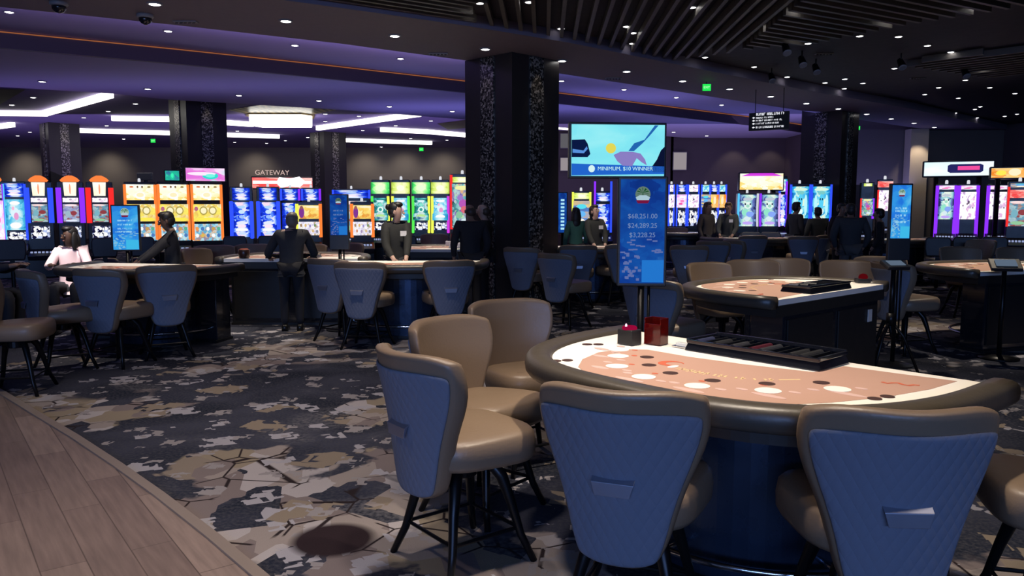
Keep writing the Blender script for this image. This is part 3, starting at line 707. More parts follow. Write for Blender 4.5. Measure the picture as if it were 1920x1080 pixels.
def make_table(label):
    t = thing('card_table', label, 'gaming table', (0, 0, 0), 0, 'blackjack tables')
    o = felt_mesh().build('tabletop', FELTS, t)
    # padded arm rail
    mb = MB(); ol = outline(TA - .065, TB - .065, TN, 56); rings = []
    prof = [(.066 * math.copysign(abs(math.cos(a)) ** .7, math.cos(a)), .052 * math.copysign(abs(math.sin(a)) ** .7, math.sin(a))) for a in [2 * PI * i / 16 for i in range(16)]]
    for i, (x, y) in enumerate(ol):
        a, b = ol[max(i - 1, 0)], ol[min(i + 1, len(ol) - 1)]; d = Vector((b[0] - a[0], b[1] - a[1], 0)).normalized(); nn = Vector((d.y, -d.x, 0))
        if i in (0, len(ol) - 1): d = Vector((0, -1 if i == 0 else 1, 0)); nn = Vector((d.y, -d.x, 0))
        rings.append([(x + nn.x * p, y + nn.y * p, TZ - .022 + q) for p, q in prof])
    mb.loft(rings); mb.build('arm_rail', RAILM, t, True)
    # apron below the rail and half-round glossy pedestal with a foot rail
    mb = MB(); mb.prism(outline(TA - .10, TB - .14, TN), TZ - .14, TZ - .045); mb.build('apron', pbr('apron_black', (.02, .018, .017), .5), t)
    mb = MB(); mb.box((0, -.15, (TZ - .10) / 2), (1.66, .30, TZ - .16)); mb.build('cabinet', GLOSSB, t, False, .01)
    mb = MB(); mb.prism([(-.54, -.29)] + [(x, y - .30) for x, y in outline(.54, .46, 2, 24)] + [(.54, -.29)], .03, TZ - .13)
    mb.build('pedestal', pbr('pedestal_blue_tint', (.042, .068, .125), .28, .7), t)  # blue reflections on the glossy base are put into its colour
    mb = MB(); mb.prism([(-.84, .02), (-.84, -.34)] + [(x, y - .24) for x, y in outline(.56, .55, 2, 20)] + [(.84, -.34), (.84, .02)], 0, .035); mb.build('plinth', BLACK, t)
    mb = MB(); q = [(x, y - .25, .17) for x, y in outline(.72, .66, 2, 24)]; mb.tube(q, .016, 8)
    for i in (4, 12, 20): x, y, z = q[i]; mb.tube([(x, y, z), (x * .72, -.25 + (y + .25) * .72, z)], .011, 6)
    mb.build('foot_rail', CHROME, t, True)
    for q in (-.42, .42): mb = MB(); mb.box((q, .008, .42), (.74, .016, .66)); mb.build('access_panel', BLACK, t, False, .004)
    mb = MB(); mb.box((-.62, .024, .66), (.07, .01, .11)); mb.build('lock_plate', pbr('plate_white', (.6, .6, .6), .5), t)
    return t
TABLE0 = make_table('')
tused = [0]
TABS = []
def table(mx, my, rz, label, lit=170, spotcol=WARM):
    t = TABLE0 if not tused[0] else copy_tree(TABLE0); tused[0] = 1
    t.location = (mx, my, 0); t.rotation_euler = (0, 0, math.radians(rz)); t['label'] = label
    a = math.radians(rz); c = Vector((mx + .5 * math.sin(a), my - .5 * math.cos(a), 0))
    if lit:
        spot('table_spot', (c.x + .2 * math.sin(a), c.y - .2 * math.cos(a), 3.95), (c.x, c.y, TZ), lit * 3.1, spotcol, 66, .9, .06)
    TABS.append((t, mx, my, rz)); return t
def local(tb, x, y):
    t, mx, my, rz = tb; a = math.radians(rz)
    return Vector((mx + x * math.cos(a) - y * math.sin(a), my + x * math.sin(a) + y * math.cos(a), TZ + .0025))
table(M1.x, M1.y, RZ1, 'large blackjack table nearest the camera with pink layout and white border', 128)
A2, B2 = at(1436, 566, TZ), at(1672, 531, TZ); M2 = (A2 + B2) / 2
RZ2 = math.degrees(math.atan2(B2.y - A2.y, B2.x - A2.x)) + 180
table(M2.x, M2.y, RZ2, 'blackjack table behind the nearest one, its black dealer side toward us', 170)
spot('ceiling_spot', (M2.x - .1, M2.y - .3, 3.95), (2.75, 9.3, .8), 190, WARM, 50, .8, .06)  # added spot without a fixture, warms the chair fronts behind the table
M3 = Vector((6.04, 9.12))
table(M3.x, M3.y, 200, 'table at the far right with a black body and white plate', 130)
table(-4.3, 10.0, -12, 'table at the left where the person in the white jacket sits', 90)
table(-3.05, 11.0, 180, 'table with the black dealer side before the man seen from behind', 120)
table(-1.35, 10.6, 2, 'table where the dark-haired dealer with a white badge stands', 120)
table(-1.1, 13.35, 178, 'table beyond the two men in dark suits', 110)
table(1.4, 14.5, 2, 'table of the dealer looking up, behind the blue sign', 90)
table(5.3, 18.25, 5, 'distant table before the slot machines with the wide topper', 90)
table(4.6, 21.6, 0, 'farthest table, left of the standing group at the right', 70)
table(8.15, 17.65, 8, 'distant table behind the large seated man in grey', 60)

# things lying on the tables
def chip_tray(tb, label, seed=1):
    p = local(tb, 0.0, -.17); t = thing('chip_tray', label, 'chip tray', (p.x, p.y, p.z), math.radians(tb[3]))
    rr = random.Random(seed)
    mb = MB(); mb.add([(-.36, -.14, 0), (.36, -.14, 0), (.36, .14, 0), (-.36, .14, 0), (-.345, -.125, .045), (.345, -.125, .045), (.345, .125, .055), (-.345, .125, .055)],
                      [(0, 1, 2, 3), (0, 1, 5, 4), (1, 2, 6, 5), (2, 3, 7, 6), (3, 0, 4, 7)])
    mb.box((0, -.128, .046), (.70, .016, .018)); mb.box((0, .128, .056), (.70, .016, .018)); mb.box((-.348, 0, .05), (.016, .26, .018)); mb.box((.348, 0, .05), (.016, .26, .018))
    mb.box((0, 0, .02), (.68, .24, .006))
    mb.build('rack', GLOSSB, t, False, .003)
    mb = MB()
    for i in range(13):
        mb.box((-.324 + .05 * i, 0, .034), (.006, .235, .028))
    mb.build('divider', BLACK, t)
    for i in range(12):
        if rr.random() < .55:
            mb = MB(); ln = rr.uniform(.05, .2); x = -.299 + .05 * i
            mb.tube([(x, -.115, .04), (x, -.115 + ln, .04)], .0195, 12)
            mb.build('chips', rr.choice([pbr('chip_black', (.02, .02, .022), .5), pbr('chip_charcoal', (.03, .03, .036), .5), pbr('chip_navy', (.025, .03, .07), .5), pbr('chip_plum', (.06, .006, .015), .5)]), t)
chip_tray(TABS[0], 'black chip tray at the dealer edge of the nearest table', 3)
chip_tray(TABS[1], 'black chip tray at the dealer edge of the second blackjack table', 5)
chip_tray(TABS[4], 'black chip tray before the man seen from behind', 8)
# candle-lit black box, red holder, chrome clip
p = at(1180, 645, TZ + .003); t = thing('button_lamp', 'small black box with a glowing red top on the nearest table', 'lamp', p, math.radians(RZ1))
mb = MB(); mb.loft([[(x * k, y * k, z) for x, y in ((-.05, -.04), (.05, -.04), (.05, .04), (-.05, .04))] for z, k in ((0, 1), (.075, .98), (.08, .92))]); mb.build('body', BLACK, t, False, .006)
mb = MB(); mb.lathe([(.040, .078), (.040, .088), (.034, .096), (.012, .099)], n=18); mb.build('lens', glow('red_lens', (.38, .004, .05), .8), t, True)
mb = MB(); mb.sphere((0, -.028, .098), (.006, .006, .015), 8, 6); mb.build('flame', glow('pink_flame', (1, .55, .75), 2), t, True)
p = at(1230, 645, TZ + .003); t = thing('card_holder', 'tall dark red see-through card holder on the nearest table', 'card holder', p, math.radians(RZ1 + 5))
REDG = pbr('red_acrylic', (.16, .006, .004), .12, trans=.55)
mb = MB()
for x in (-.047, .047): mb.box((x, 0, .07), (.006, .075, .14))
mb.box((0, .036, .07), (.1, .006, .14)); mb.box((0, -.036, .055), (.1, .006, .11)); mb.box((0, 0, .004), (.1, .078, .008)); mb.build('shell', REDG, t, False, .002)
mb = MB(); mb.box((0, 0, .028), (.08, .06, .03)); mb.build('cards', pbr('card_red', (.45, .05, .03), .5), t, False, .002)
p = at(1283, 651, TZ + .003); t = thing('bill_slot', 'small chrome slot plate on the white border of the nearest table', 'slot plate', p, math.radians(RZ1))
mb = MB(); mb.box((0, 0, .004), (.11, .07, .008)); mb.build('plate', CHROME, t, False, .002)
mb = MB(); mb.box((0, .008, .009), (.075, .012, .004)); mb.build('slot', BLACK, t)
mb = MB(); mb.box((0, -.012, .016), (.07, .03, .018)); mb.build('paddle', pbr('clear_paddle', (.7, .72, .7), .15), t, False, .003)
p = at(1618, 530, TZ + .003); t = thing('button_lamp', 'small dark red lamp dome on the second blackjack table', 'lamp', p)
mb = MB(); mb.box((0, 0, .02), (.13, .10, .04)); mb.build('body', BLACK, t, False, .006)
mb = MB(); mb.lathe([(.040, .04), (.042, .055), (.034, .075), (.012, .085)], n=16); mb.build('lens', glow('dim_red', (.16, .004, .008), .5), t, True)
p = at(458, 484, TZ + .003); t = thing('dice_cup', 'black squat cup on the white table beside the leaning man', 'cup', p)
mb = MB(); mb.lathe([(.06, 0), (.075, .02), (.078, .11), (.07, .12)], n=16); mb.build('body', pbr('cup_brown', (.05, .02, .015), .3), t, True)
mb = MB(); mb.lathe([(.066, .118), (.05, .13)], n=16); mb.build('rim', INKR, t, True)
for q, (u, v) in enumerate(((846, 461), (853, 465))):
    p = at(u, v, TZ + .003); t = thing('shuffler', ('upper pale grey card machine beside the suited men', 'lower pale grey card machine beside the suited men')[q], 'card shuffler', p)
    mb = MB(); mb.box((0, 0, .045), (.20, .14, .09)); mb.build('body', pbr('pale_grey', (.6, .6, .64), .4), t, False, .015)
    mb = MB(); mb.box((0, -.02, .092), (.14, .06, .008)); mb.build('slot', BLACK, t)
# ------------------------------------------------------------------ chairs of the other tables
chair(1208, 522, 42, 'chair with its back to us directly behind the tall blue sign')
chair(1318, 491, -62, 'pale-fronted chair at the left far corner of the second blackjack table')
chair(1408, 486, -95, 'pale-fronted chair, left of the first close pair behind the second blackjack table')
chair(1470, 483, -112, 'pale-fronted chair, right of the first close pair behind the second blackjack table')
chair(1585, 487, -100, 'pale-fronted chair, left of the second close pair near the slim sign')
chair(1652, 480, -120, 'pale-fronted chair, right of the second close pair, half behind the slim sign')
chair_xy(4.42, 8.95, 20, 'chair whose wide seat shows beside the keypad post')
chair(1795, 462, -95, 'pale chair front facing us across the far right table')
chair(1908, 463, -110, 'pale chair front at the right edge beyond the far right table')
chair(1848, 449, -160, 'dark side-turned chair between the two pale fronts at the far right')
chair(1292, 459, 75, 'small dark chair back right beside the edge of the tall blue sign')
chair(1334, 451, 60, 'rounded chair with a lit corner behind the left far chair of the second table')
chair(1368, 449, 20, 'narrow side-turned chair next to the rounded one with a lit corner')
chair(1415, 441, 90, 'square dark chair back in front of the two framed portrait slot machines')
chair(1508, 442, 80, 'dark chair back below the dark standing figure')
chair(1552, 440, 130, 'side-turned chair with a bright corner right of the dark chair back')
chair(1535, 433, -92, 'small olive chair front across the distant table')
chair(1628, 432, 95, 'chair back hooked beside the large man in grey')
chair(1268, 426, -90, 'small olive chair front at the farthest table')
chair(42, 505, 42, 'blue-lit chair back, leftmost whole one of the left table')
chair(170, 503, 74, 'blue-lit chair back with a pull, middle of the left table')
chair(315, 496, 122, 'blue-lit chair back in front of the man in black at the left table')
chair(-58, 520, 12, 'dark taupe chair cut by the left edge')
chair(604, 484, 62, 'blue-lit chair back, left of the overlapping pair before the dark-haired dealer')
chair(668, 490, 80, 'blue-lit chair back, right of the overlapping pair before the dark-haired dealer')
chair(845, 487, 104, 'blue-lit chair back alone right of the dark-haired dealer')
chair(402, 459, -70, 'taupe chair front at the left end of the table of the leaning man')
chair(356, 465, -20, 'side-turned taupe chair just behind the man in black')
chair(478, 457, -90, 'taupe chair front across from the black squat cup')
chair(585, 457, -100, 'taupe chair front right behind the leaning man')
chair(660, 455, -115, 'taupe chair front below the blue sign with the black foot')
chair(815, 438, -88, 'pale chair front beyond the table with the grey card machines')
chair(972, 463, 62, 'dark chair, first of the three right of the big column')
chair(1034, 474, 48, 'dark chair, second of the three right of the big column and nearest us')
chair(1085, 459, 88, 'chair with a lit top edge and pale lower back, under the dealer looking up')
chair(1172, 457, 108, 'chair half hidden by the tall blue sign on its near side')
chair(995, 440, -80, 'small pale chair front at the foot of the big column')
chair(1028, 437, -60, 'small brown chair beside the pale front at the foot of the big column')
chair(1660, 431, -95, 'small chair front in the back row just left of the slim sign')

# ------------------------------------------------------------------ signs on posts
SBLUE = screen('sign_blue', ((0, (.004, .02, .16)), (.4, (.008, .06, .42)), (.62, (.012, .13, .60)), (.85, (.10, .36, .85))), (1.2, 1, 3.2), .62, 0, 1, .2)
SCYAN = screen('sign_cyan', ((0, (.01, .10, .65)), (.4, (.02, .22, .85)), (.65, (.05, .45, .95)), (.9, (.35, .85, 1))), (1.2, 1, 3), .85, 0, 3, .2)
TXT = glow('sign_text', (.30, .45, .85), .55); TXTC = glow('sign_text_cyan', (.45, .85, 1), .95)
def emblem(t, x, z, s, bright=1):
    mb = MB()
    mb.slabxz([(x + s * .9 * math.cos(a), z + s * (1.0 if math.sin(a) > 0 else .5) * math.sin(a)) for a in [2 * PI * i / 24 for i in range(24)]], -.0035, -.001)
    mb.build('emblem', glow('emblem_ground%.1f' % bright, (.10 * bright, .16 * bright, .13 * bright), 1), t)
    mb = MB()
    for k in range(7):
        a = math.radians(-20 + 36.6 * k); mb.slabxz([(x, z + s * .25), (x + s * .6 * math.cos(a) - .1 * s * math.sin(a), z + s * .25 + s * .55 * math.sin(a) + .1 * s), (x + s * .78 * math.cos(a), z + s * .25 + s * .5 * math.sin(a))], -.005, -.003)
    mb.slabxz([(x - .06 * s, z - .4 * s), (x + .06 * s, z - .4 * s), (x + .04 * s, z + .3 * s), (x - .04 * s, z + .3 * s)], -.005, -.003)
    mb.build('palm', glow('palm_green', (.01, .10, .02), .8), t)
    mb = MB(); mb.slabxz([(x - .85 * s, z - .3 * s), (x - .4 * s, z - .05 * s), (x + .4 * s, z - .05 * s), (x + .85 * s, z - .3 * s), (x + .7 * s, z - .62 * s), (x - .7 * s, z - .62 * s)], -.006, -.004); mb.build('sail', glow('emblem_white', (.5, .7, .8), .8), t)
    mb = MB(); mb.slabxz([(x - .8 * s, z - .62 * s), (x + .8 * s, z - .62 * s), (x + .6 * s, z - 1.0 * s), (x - .6 * s, z - 1.0 * s)], -.006, -.004); mb.build('hull', glow('emblem_red', (.22, .01, .06), .8), t)
def sign_post(u, d, vt, vb, wpx, label, rz, mat, txt, lines, foot=0, bright=1, vs=None, em=True):
    """portrait display on a pole: vt..vb frame rows, vs = last row of the lit screen"""
    p = atd(u, vt, d); q = atd(u, vb, d); zt, zb = p.z, q.z; s = d / F; wd = wpx * s
    t = thing('sign_display', label, 'sign', (p.x, d, 0), math.radians(rz))
    mb = MB(); mb.box((0, .03, (zt + zb) / 2), (wd, .06, zt - zb)); mb.build('housing', BLACK, t, False, .006)
    zs = atd(u, vs, d).z if vs else zb + .02
    x = wd / 2 - .016
    mb = MB(); mb.box((0, -.001, (zt - .016 + zs) / 2), (2 * x, .004, zt - .016 - zs)); mb.build('screen', mat, t)
    h = zt - zs
    if em: emblem(t, .0, zt - h * .17, wd * .17, bright)
    if lines and isinstance(lines[0], str):
        for i, l in enumerate(lines): text(l, h * .062, txt, t, (.0, -.004, zt - h * (.37 + .088 * i)))
    else:
        mb = MB()
        for i, z in enumerate(lines): words_mb(mb, -x * .6, x * .65, zt - h * z, h * .035, -.004)
        mb.build('lettering', txt, t)
    # lower picture blocks
    mb = MB(); mb.slabxz([(x * .0, zs + h * .01), (x * .98, zs + h * .01), (x * .98, zs + h * .22), (x * .0, zs + h * .22)], -.004, -.002); mb.build('picture_block', glow('block_' + mat.name, (.02, .22, .75) if mat is SBLUE else (.06, .60, 1), .8), t)
    mb = MB()
    for k in range(26): mb.box((R.uniform(-.9, -.1) * x, -.003, zs + h * R.uniform(.02, .27)), (x * .14, .002, h * .022))
    for k in range(16): mb.box((R.uniform(-.9, .9) * x, -.003, zs + h * R.uniform(.28, .42)), (x * .22, .002, h * .014))
    mb.build('speckle', glow('speckle_' + mat.name, (.16, .22, .55) if mat is SBLUE else (.3, .7, 1), .7), t)
    mb = MB(); mb.tube([(0, .035, zb + .05), (0, .035, .02)], .022, 10); mb.tube([(.05, .045, zb + .02), (.05, .045, .3)], .010, 8); mb.build('pole', BLACKM, t, True)
    mb = MB(); mb.lathe([(.20, 0), (.20, .012), (.10, .022), (.03, .04)], (0, .035, 0), 24); mb.build('base', BLACKM, t)
    return t
S1 = sign_post(1206, 5.0, 331, 537, 92, 'tall blue display with an emblem and three lines of numbers behind the nearest table', -4, SBLUE, TXT, ['$68,251.00', '$24,289.25', '$3,228.25'], bright=1.2)
# landscape screen above it, a thing of its own on a bracket of the same post
p = atd(1159, 282, 5.03); t = thing('tv_screen', 'wide bright cyan TV above the tall blue sign', 'tv', p, math.radians(5))
W_, H_ = .585, .315
mb = MB(); mb.box((0, .03, 0), (W_ + .03, .05, H_ + .03)); mb.build('housing', BLACK, t, False, .006)
mb = MB(); mb.box((0, 0, 0), (W_, .008, H_)); mb.build('screen', screen('tv_cyan', ((0, (.16, .62, .9)), (.5, (.24, .85, .95)), (1, (.5, 1, 1))), (1.5, 1, 1.5), .95, 0, 4, .1), t)
def shape(name, poly, col, s=.8, y=-.0065):
    mb = MB(); mb.slabxz([(x * W_ / 2, z * H_ / 2) for x, z in poly], y, y + .002); return mb.build(name, glow('tv_' + name, col, s), t)
shape('banner', [(-1, -.98), (1, -.92), (1, -.62), (-1, -.52)], (.02, .16, .75))
shape('car', [(-1, .40), (-.72, .42), (-.66, .25), (-.60, -.15), (-.66, -.27), (-1, -.27)], (.004, .012, .07))
shape('car_stripe', [(-.98, .05), (-.75, -.02), (-.68, .15), (-.66, .05), (-.74, -.12), (-.98, -.10)], (.12, .35, .9), .8, -.0085)
shape('arm', [(.78, .98), (.86, .98), (.66, .55), (.52, .28), (.34, -.02), (.22, -.02), (.34, .28), (.56, .42)], (.02, .16, .55))
shape('hand', [(-.10, -.18), (.05, -.05), (.30, -.05), (.48, -.12), (.58, -.35), (.62, -.58), (.50, -.45), (.40, -.30), (.30, -.62), (.10, -.60), (-.02, -.42)], (.32, .26, .68))
shape('sun', [(-.16 + .11 * math.cos(k * PI / 8), .08 + .20 * math.sin(k * PI / 8)) for k in range(16)], (.95, .85, .12))
shape('figure', [(1, .15), (.92, .0), (.84, -.35), (.70, -.72), (.76, -.85), (1, -.85)], (.004, .008, .04))
shape('disc', [(-.57 + .07 * math.cos(k * PI / 8), -.72 + .14 * math.sin(k * PI / 8)) for k in range(16)], (.75, 1, 1), .9, -.0085)
text('MINIMUM, $10 WINNER', .033, glow('tv_letter', (.6, .98, 1), .9), t, (.045, -.009, -.72 * H_ / 2))
mb = MB(); mb.box((.15, .05, -.20), (.05, .04, .30)); mb.build('bracket', BLACKM, t)
sign_post(233, 10.6, 384, 471, 50, 'bright blue portrait sign on a post beside the white-jacketed player', 8, SCYAN, TXTC, [.35, .44, .53, .6], bright=3)
sign_post(634, 10.5, 364, 468, 36, 'slim blue sign between the two yellow slot machines', 2, SBLUE, TXT, [.4, .5], vs=441)
sign_post(1692, 8.15, 344, 488, 40, 'slim bright cyan sign above the keypad post at the right', -4, SCYAN, TXTC, [.45, .5, .58, .7], vs=447, bright=3)
def strip_sign(u, d, vt, vb, wpx, label):
    p = atd(u, vt, d); q = atd(u, vb, d); wd = wpx * d / F; h = p.z - q.z
    t = thing('strip_sign', label, 'sign', (p.x, d, 0))
    mb = MB(); mb.box((0, .03, (p.z + q.z) / 2), (wd + .04, .06, h + .04)); mb.build('housing', BLACK, t)
    mb = MB(); mb.box((0, -.003, (p.z + q.z) / 2), (wd, .006, h)); mb.build('screen', SBLUE, t)
    mb = MB()
    for k in range(9): mb.box((0, -.008, q.z + h * (.1 + .09 * k)), (wd * .45, .003, h * .05))
    mb.build('lettering', TXTC, t)
    mb = MB(); mb.tube([(0, .035, q.z), (0, .035, 0)], .03, 8); mb.box((0, .035, .015), (.4, .3, .03)); mb.build('stand', BLACKM, t)
strip_sign(972, 15.5, 370, 432, 11, 'narrow upright blue sign in front of the big column')
strip_sign(1055, 16.5, 362, 436, 15, 'narrow upright blue sign just right of the big column')
# keypad post
p = atd(1678, 497, 7.6); t = thing('keypad_post', 'black keypad on a tripod post beside the second blackjack table', 'keypad stand', (p.x, 7.6, 0), .1)
mb = MB(); mb.box((0, 0, p.z), (.22, .17, .035), rx=.35); mb.build('keypad', BLACK, t, False, .008)
mb = MB(); mb.box((0, -.012, p.z + .022), (.15, .10, .006), rx=.35); mb.build('screen', glow('pad_grey', (.10, .14, .2), 1), t)
mb = MB(); mb.tube([(0, .02, p.z - .02), (0, .03, .5)], .022, 10); mb.tube([(0, .03, .62), (0, .03, .5)], .04, 10); mb.build('pole', BLACKM, t, True)
for k in range(3):
    a = math.radians(90 + 120 * k); mb = MB(); mb.tube([(0, .03, .55), (.12 * math.cos(a), .03 + .12 * math.sin(a), .40), (.28 * math.cos(a), .03 + .28 * math.sin(a), .01)], .014, 8); mb.build('leg', BLACKM, t, True)
p = atd(1885, 497, 8.5); t = thing('keypad_post', 'black tilted tablet on a post at the far right table', 'keypad stand', (p.x, 8.5, 0), -.3)
mb = MB(); mb.box((0, 0, p.z), (.30, .20, .04), rx=.5); mb.build('keypad', BLACK, t, False, .008)
mb = MB(); mb.box((.0, -.02, p.z + .026), (.2, .12, .006), rx=.5); mb.build('screen', glow('pad_grey', (.10, .14, .2), 1), t)
mb = MB(); mb.tube([(0, .02, p.z - .02), (0, .03, .02)], .025, 10); mb.lathe([(.2, 0), (.2, .015), (.04, .04)], (0, .03, 0)); mb.build('pole', BLACKM, t, True)

# ------------------------------------------------------------------ slot machines
CAB = pbr('cabinet_black', (.014, .013, .018), .3)
def led(name, col, s=1.0): return glow('led_' + name, col, s)
Wt = (1, 1, 1)
SC = {
 'candlewhite': screen('s_candlewhite', ((0, (.9, .25, .12)), (.35, (1, .85, .6)), (.6, (1, .97, .9)), (1, (1, .6, .5))), (1.3, 1, 0.5), 1.15, 0, 1, .3),
 'lobby': screen('s_lobby', ((0, (.05, .16, .35)), (.35, (.2, .45, .6)), (.55, (.55, .75, .8)), (.75, (.35, .07, .08)), (1, (.8, .9, .8))), (2.4, 1, 5.4), .8, 0, 2, .7),
 'lobby2': screen('s_lobby2', ((0, (.1, .12, .4)), (.35, (.35, .4, .75)), (.6, (.6, .7, .85)), (.8, (.35, .08, .12)), (1, (.8, .85, .9))), (2.4, 1, 5.4), .8, 0, 5, .7),
 'reelsdark': screen('s_reelsdark', ((0, (.005, .005, .03)), (.45, (.01, .01, .06)), (.62, (.5, .6, .95)), (.8, (1, 1, 1))), (3.6, 1, 2.4), .95, 0, 3, .9),
 'gold': screen('s_gold', ((0, (1, .45, .06)), (.28, (1, .74, .22)), (.5, (1, .95, .7)), (.75, (1, 1, .92)), (1, (.85, .55, .1))), (3.6, 1, 2.4), 1.1, .3, 1, .6, .15),
 'gold2': screen('s_gold2', ((0, (.95, .75, .05)), (.35, (1, .86, .15)), (.55, (.85, .55, .12)), (.7, (1, .95, .55)), (1, (.35, .22, .06))), (4.2, 1, 2.7), 1.0, .2, 4, .65, .15),
 'reelsblue': screen('s_reelsblue', ((0, (.1, .35, .6)), (.35, (.25, .65, .85)), (.55, (.55, .85, .95)), (.75, (.8, .4, .12)), (1, (.08, .2, .5))), (6.6, 1, 3.6), .95, 0, 2, .95),
 'cobalt': screen('s_cobalt', ((0, (.005, .015, .35)), (.45, (.01, .05, .85)), (.62, (.12, .3, 1)), (.8, (.75, .85, 1)), (1, (1, .75, .9))), (2.0, 1, 5.4), 1.0, 0, 3, .6, .8),
 'white': screen('s_white', ((0, (1, .96, 1)), (.62, (1, .97, .98)), (.74, (.45, .3, .55)), (.85, (.95, .6, .8)), (1, (1, 1, 1))), (3.0, 1, 4.2), 1.2, 0, 7, .8),
 'buffalo': screen('s_buffalo', ((0, (.25, .06, .25)), (.3, (.85, .35, .06)), (.5, (1, .7, .15)), (.75, (1, .9, .4)), (1, (.9, .4, .2))), (2.4, 1, 1.8), 1.0, .2, 5, .55),
 'reelswhite': screen('s_reelswhite', ((0, (.55, .5, .75)), (.4, (.9, .86, .97)), (.7, (1, 1, 1)), (.85, (.5, .35, .2)), (1, (1, .85, .6))), (6.0, 1, 3.6), 1.0, 0, 6, .9),
 'green': screen('s_green', ((0, (.02, .4, .08)), (.35, (.12, .9, .2)), (.6, (.6, 1, .45)), (.85, (1, 1, .7))), (1.8, 1, 1.2), 1.0, 0, 1, .35, .7),
 'lime': screen('s_lime', ((0, (.35, .5, .03)), (.4, (.75, .95, .2)), (.75, (1, 1, .6))), (1.8, 1, 1.2), 1.0, 0, 2, .35, .7),
 'teal': screen('s_teal', ((0, (.01, .05, .06)), (.35, (.03, .35, .35)), (.55, (.2, .75, .75)), (.75, (.75, .95, .95)), (1, (.05, .2, .4))), (2.0, 1, 4.2), .85, 0, 3, .65, .6),
 'aqua': screen('s_aqua', ((0, (.02, .25, .55)), (.4, (.1, .6, .9)), (.65, (.6, .92, 1)), (1, (1, 1, 1))), (1.8, 1, 3.6), .95, 0, 6, .5, .5),
 'jungle': screen('s_jungle', ((0, (.03, .12, .12)), (.3, (.15, .5, .55)), (.5, (.55, .8, .75)), (.65, (.25, .12, .5)), (.8, (.6, .9, .5)), (1, (.9, .3, .2))), (3.6, 1, 6.0), .9, 0, 4, .85, .35),
 'pinkwhite': screen('s_pinkwhite', ((0, (.4, .1, .75)), (.35, (.9, .45, .9)), (.6, (1, .9, 1)), (.85, (.4, .85, 1))), (2.4, 1, 4.2), 1.1, 0, 5, .6),
 'toppink': screen('s_toppink', ((0, (.25, .05, .9)), (.4, (.85, .2, .75)), (.6, (1, .75, 1)), (.8, (.1, .85, .75)), (1, (.05, .6, .6))), (1.0, 1, 0.8), 1.0, 0, 8, .25),
 'teal_gem': screen('s_gem', ((0, (.06, .02, .3)), (.4, (.05, .25, .45)), (.6, (.02, .6, .4)), (1, (.1, .9, .7))), (1.0, 1, 1.0), .8, 0, 3, .25),
 'redsign': screen('s_redsign', ((0, (.65, .02, .04)), (.4, (.95, .08, .08)), (.62, (1, .45, .4)), (1, (1, .9, .85))), (1.2, 1, 2.4), 1.0, 0, 9, .4),
 'whitesign': screen('s_whitesign', ((0, (.35, .85, .95)), (.4, (.7, 1, 1)), (.7, (1, 1, 1))), (1.0, 1, 0.6), 1.05, 0, 2, .15),
 'orange': screen('s_orange', ((0, (.6, .05, .02)), (.35, (1, .3, .03)), (.6, (1, .7, .25)), (1, (1, .95, .6))), (1.2, 1, 1.2), 1.0, 0, 4, .4),
 'figure': screen('s_figure', ((0, (.02, .03, .12)), (.35, (.15, .2, .6)), (.5, (.3, .65, .75)), (.7, (.55, .9, .8)), (.9, (.9, 1, .9))), (2.2, 1, 3.9), .9, 0, 11, .6, .8),
 'ice': screen('s_ice', ((0, (.01, .12, .5)), (.35, (.03, .45, .85)), (.6, (.25, .85, 1)), (.85, (.85, 1, .8))), (2.4, 1, 3.6), .95, 0, 12, .65, .6),
 'bands': screen('s_bands', ((0, (.02, .05, .25)), (.4, (.15, .35, .85)), (.6, (.85, .6, .2)), (.8, (.95, .9, .95))), (0.8, 1, 3.6), .9, 0, 13, .6),
}
WH, LBL, DK = (1, 1, 1), (.45, .7, 1), (.01, .01, .04)
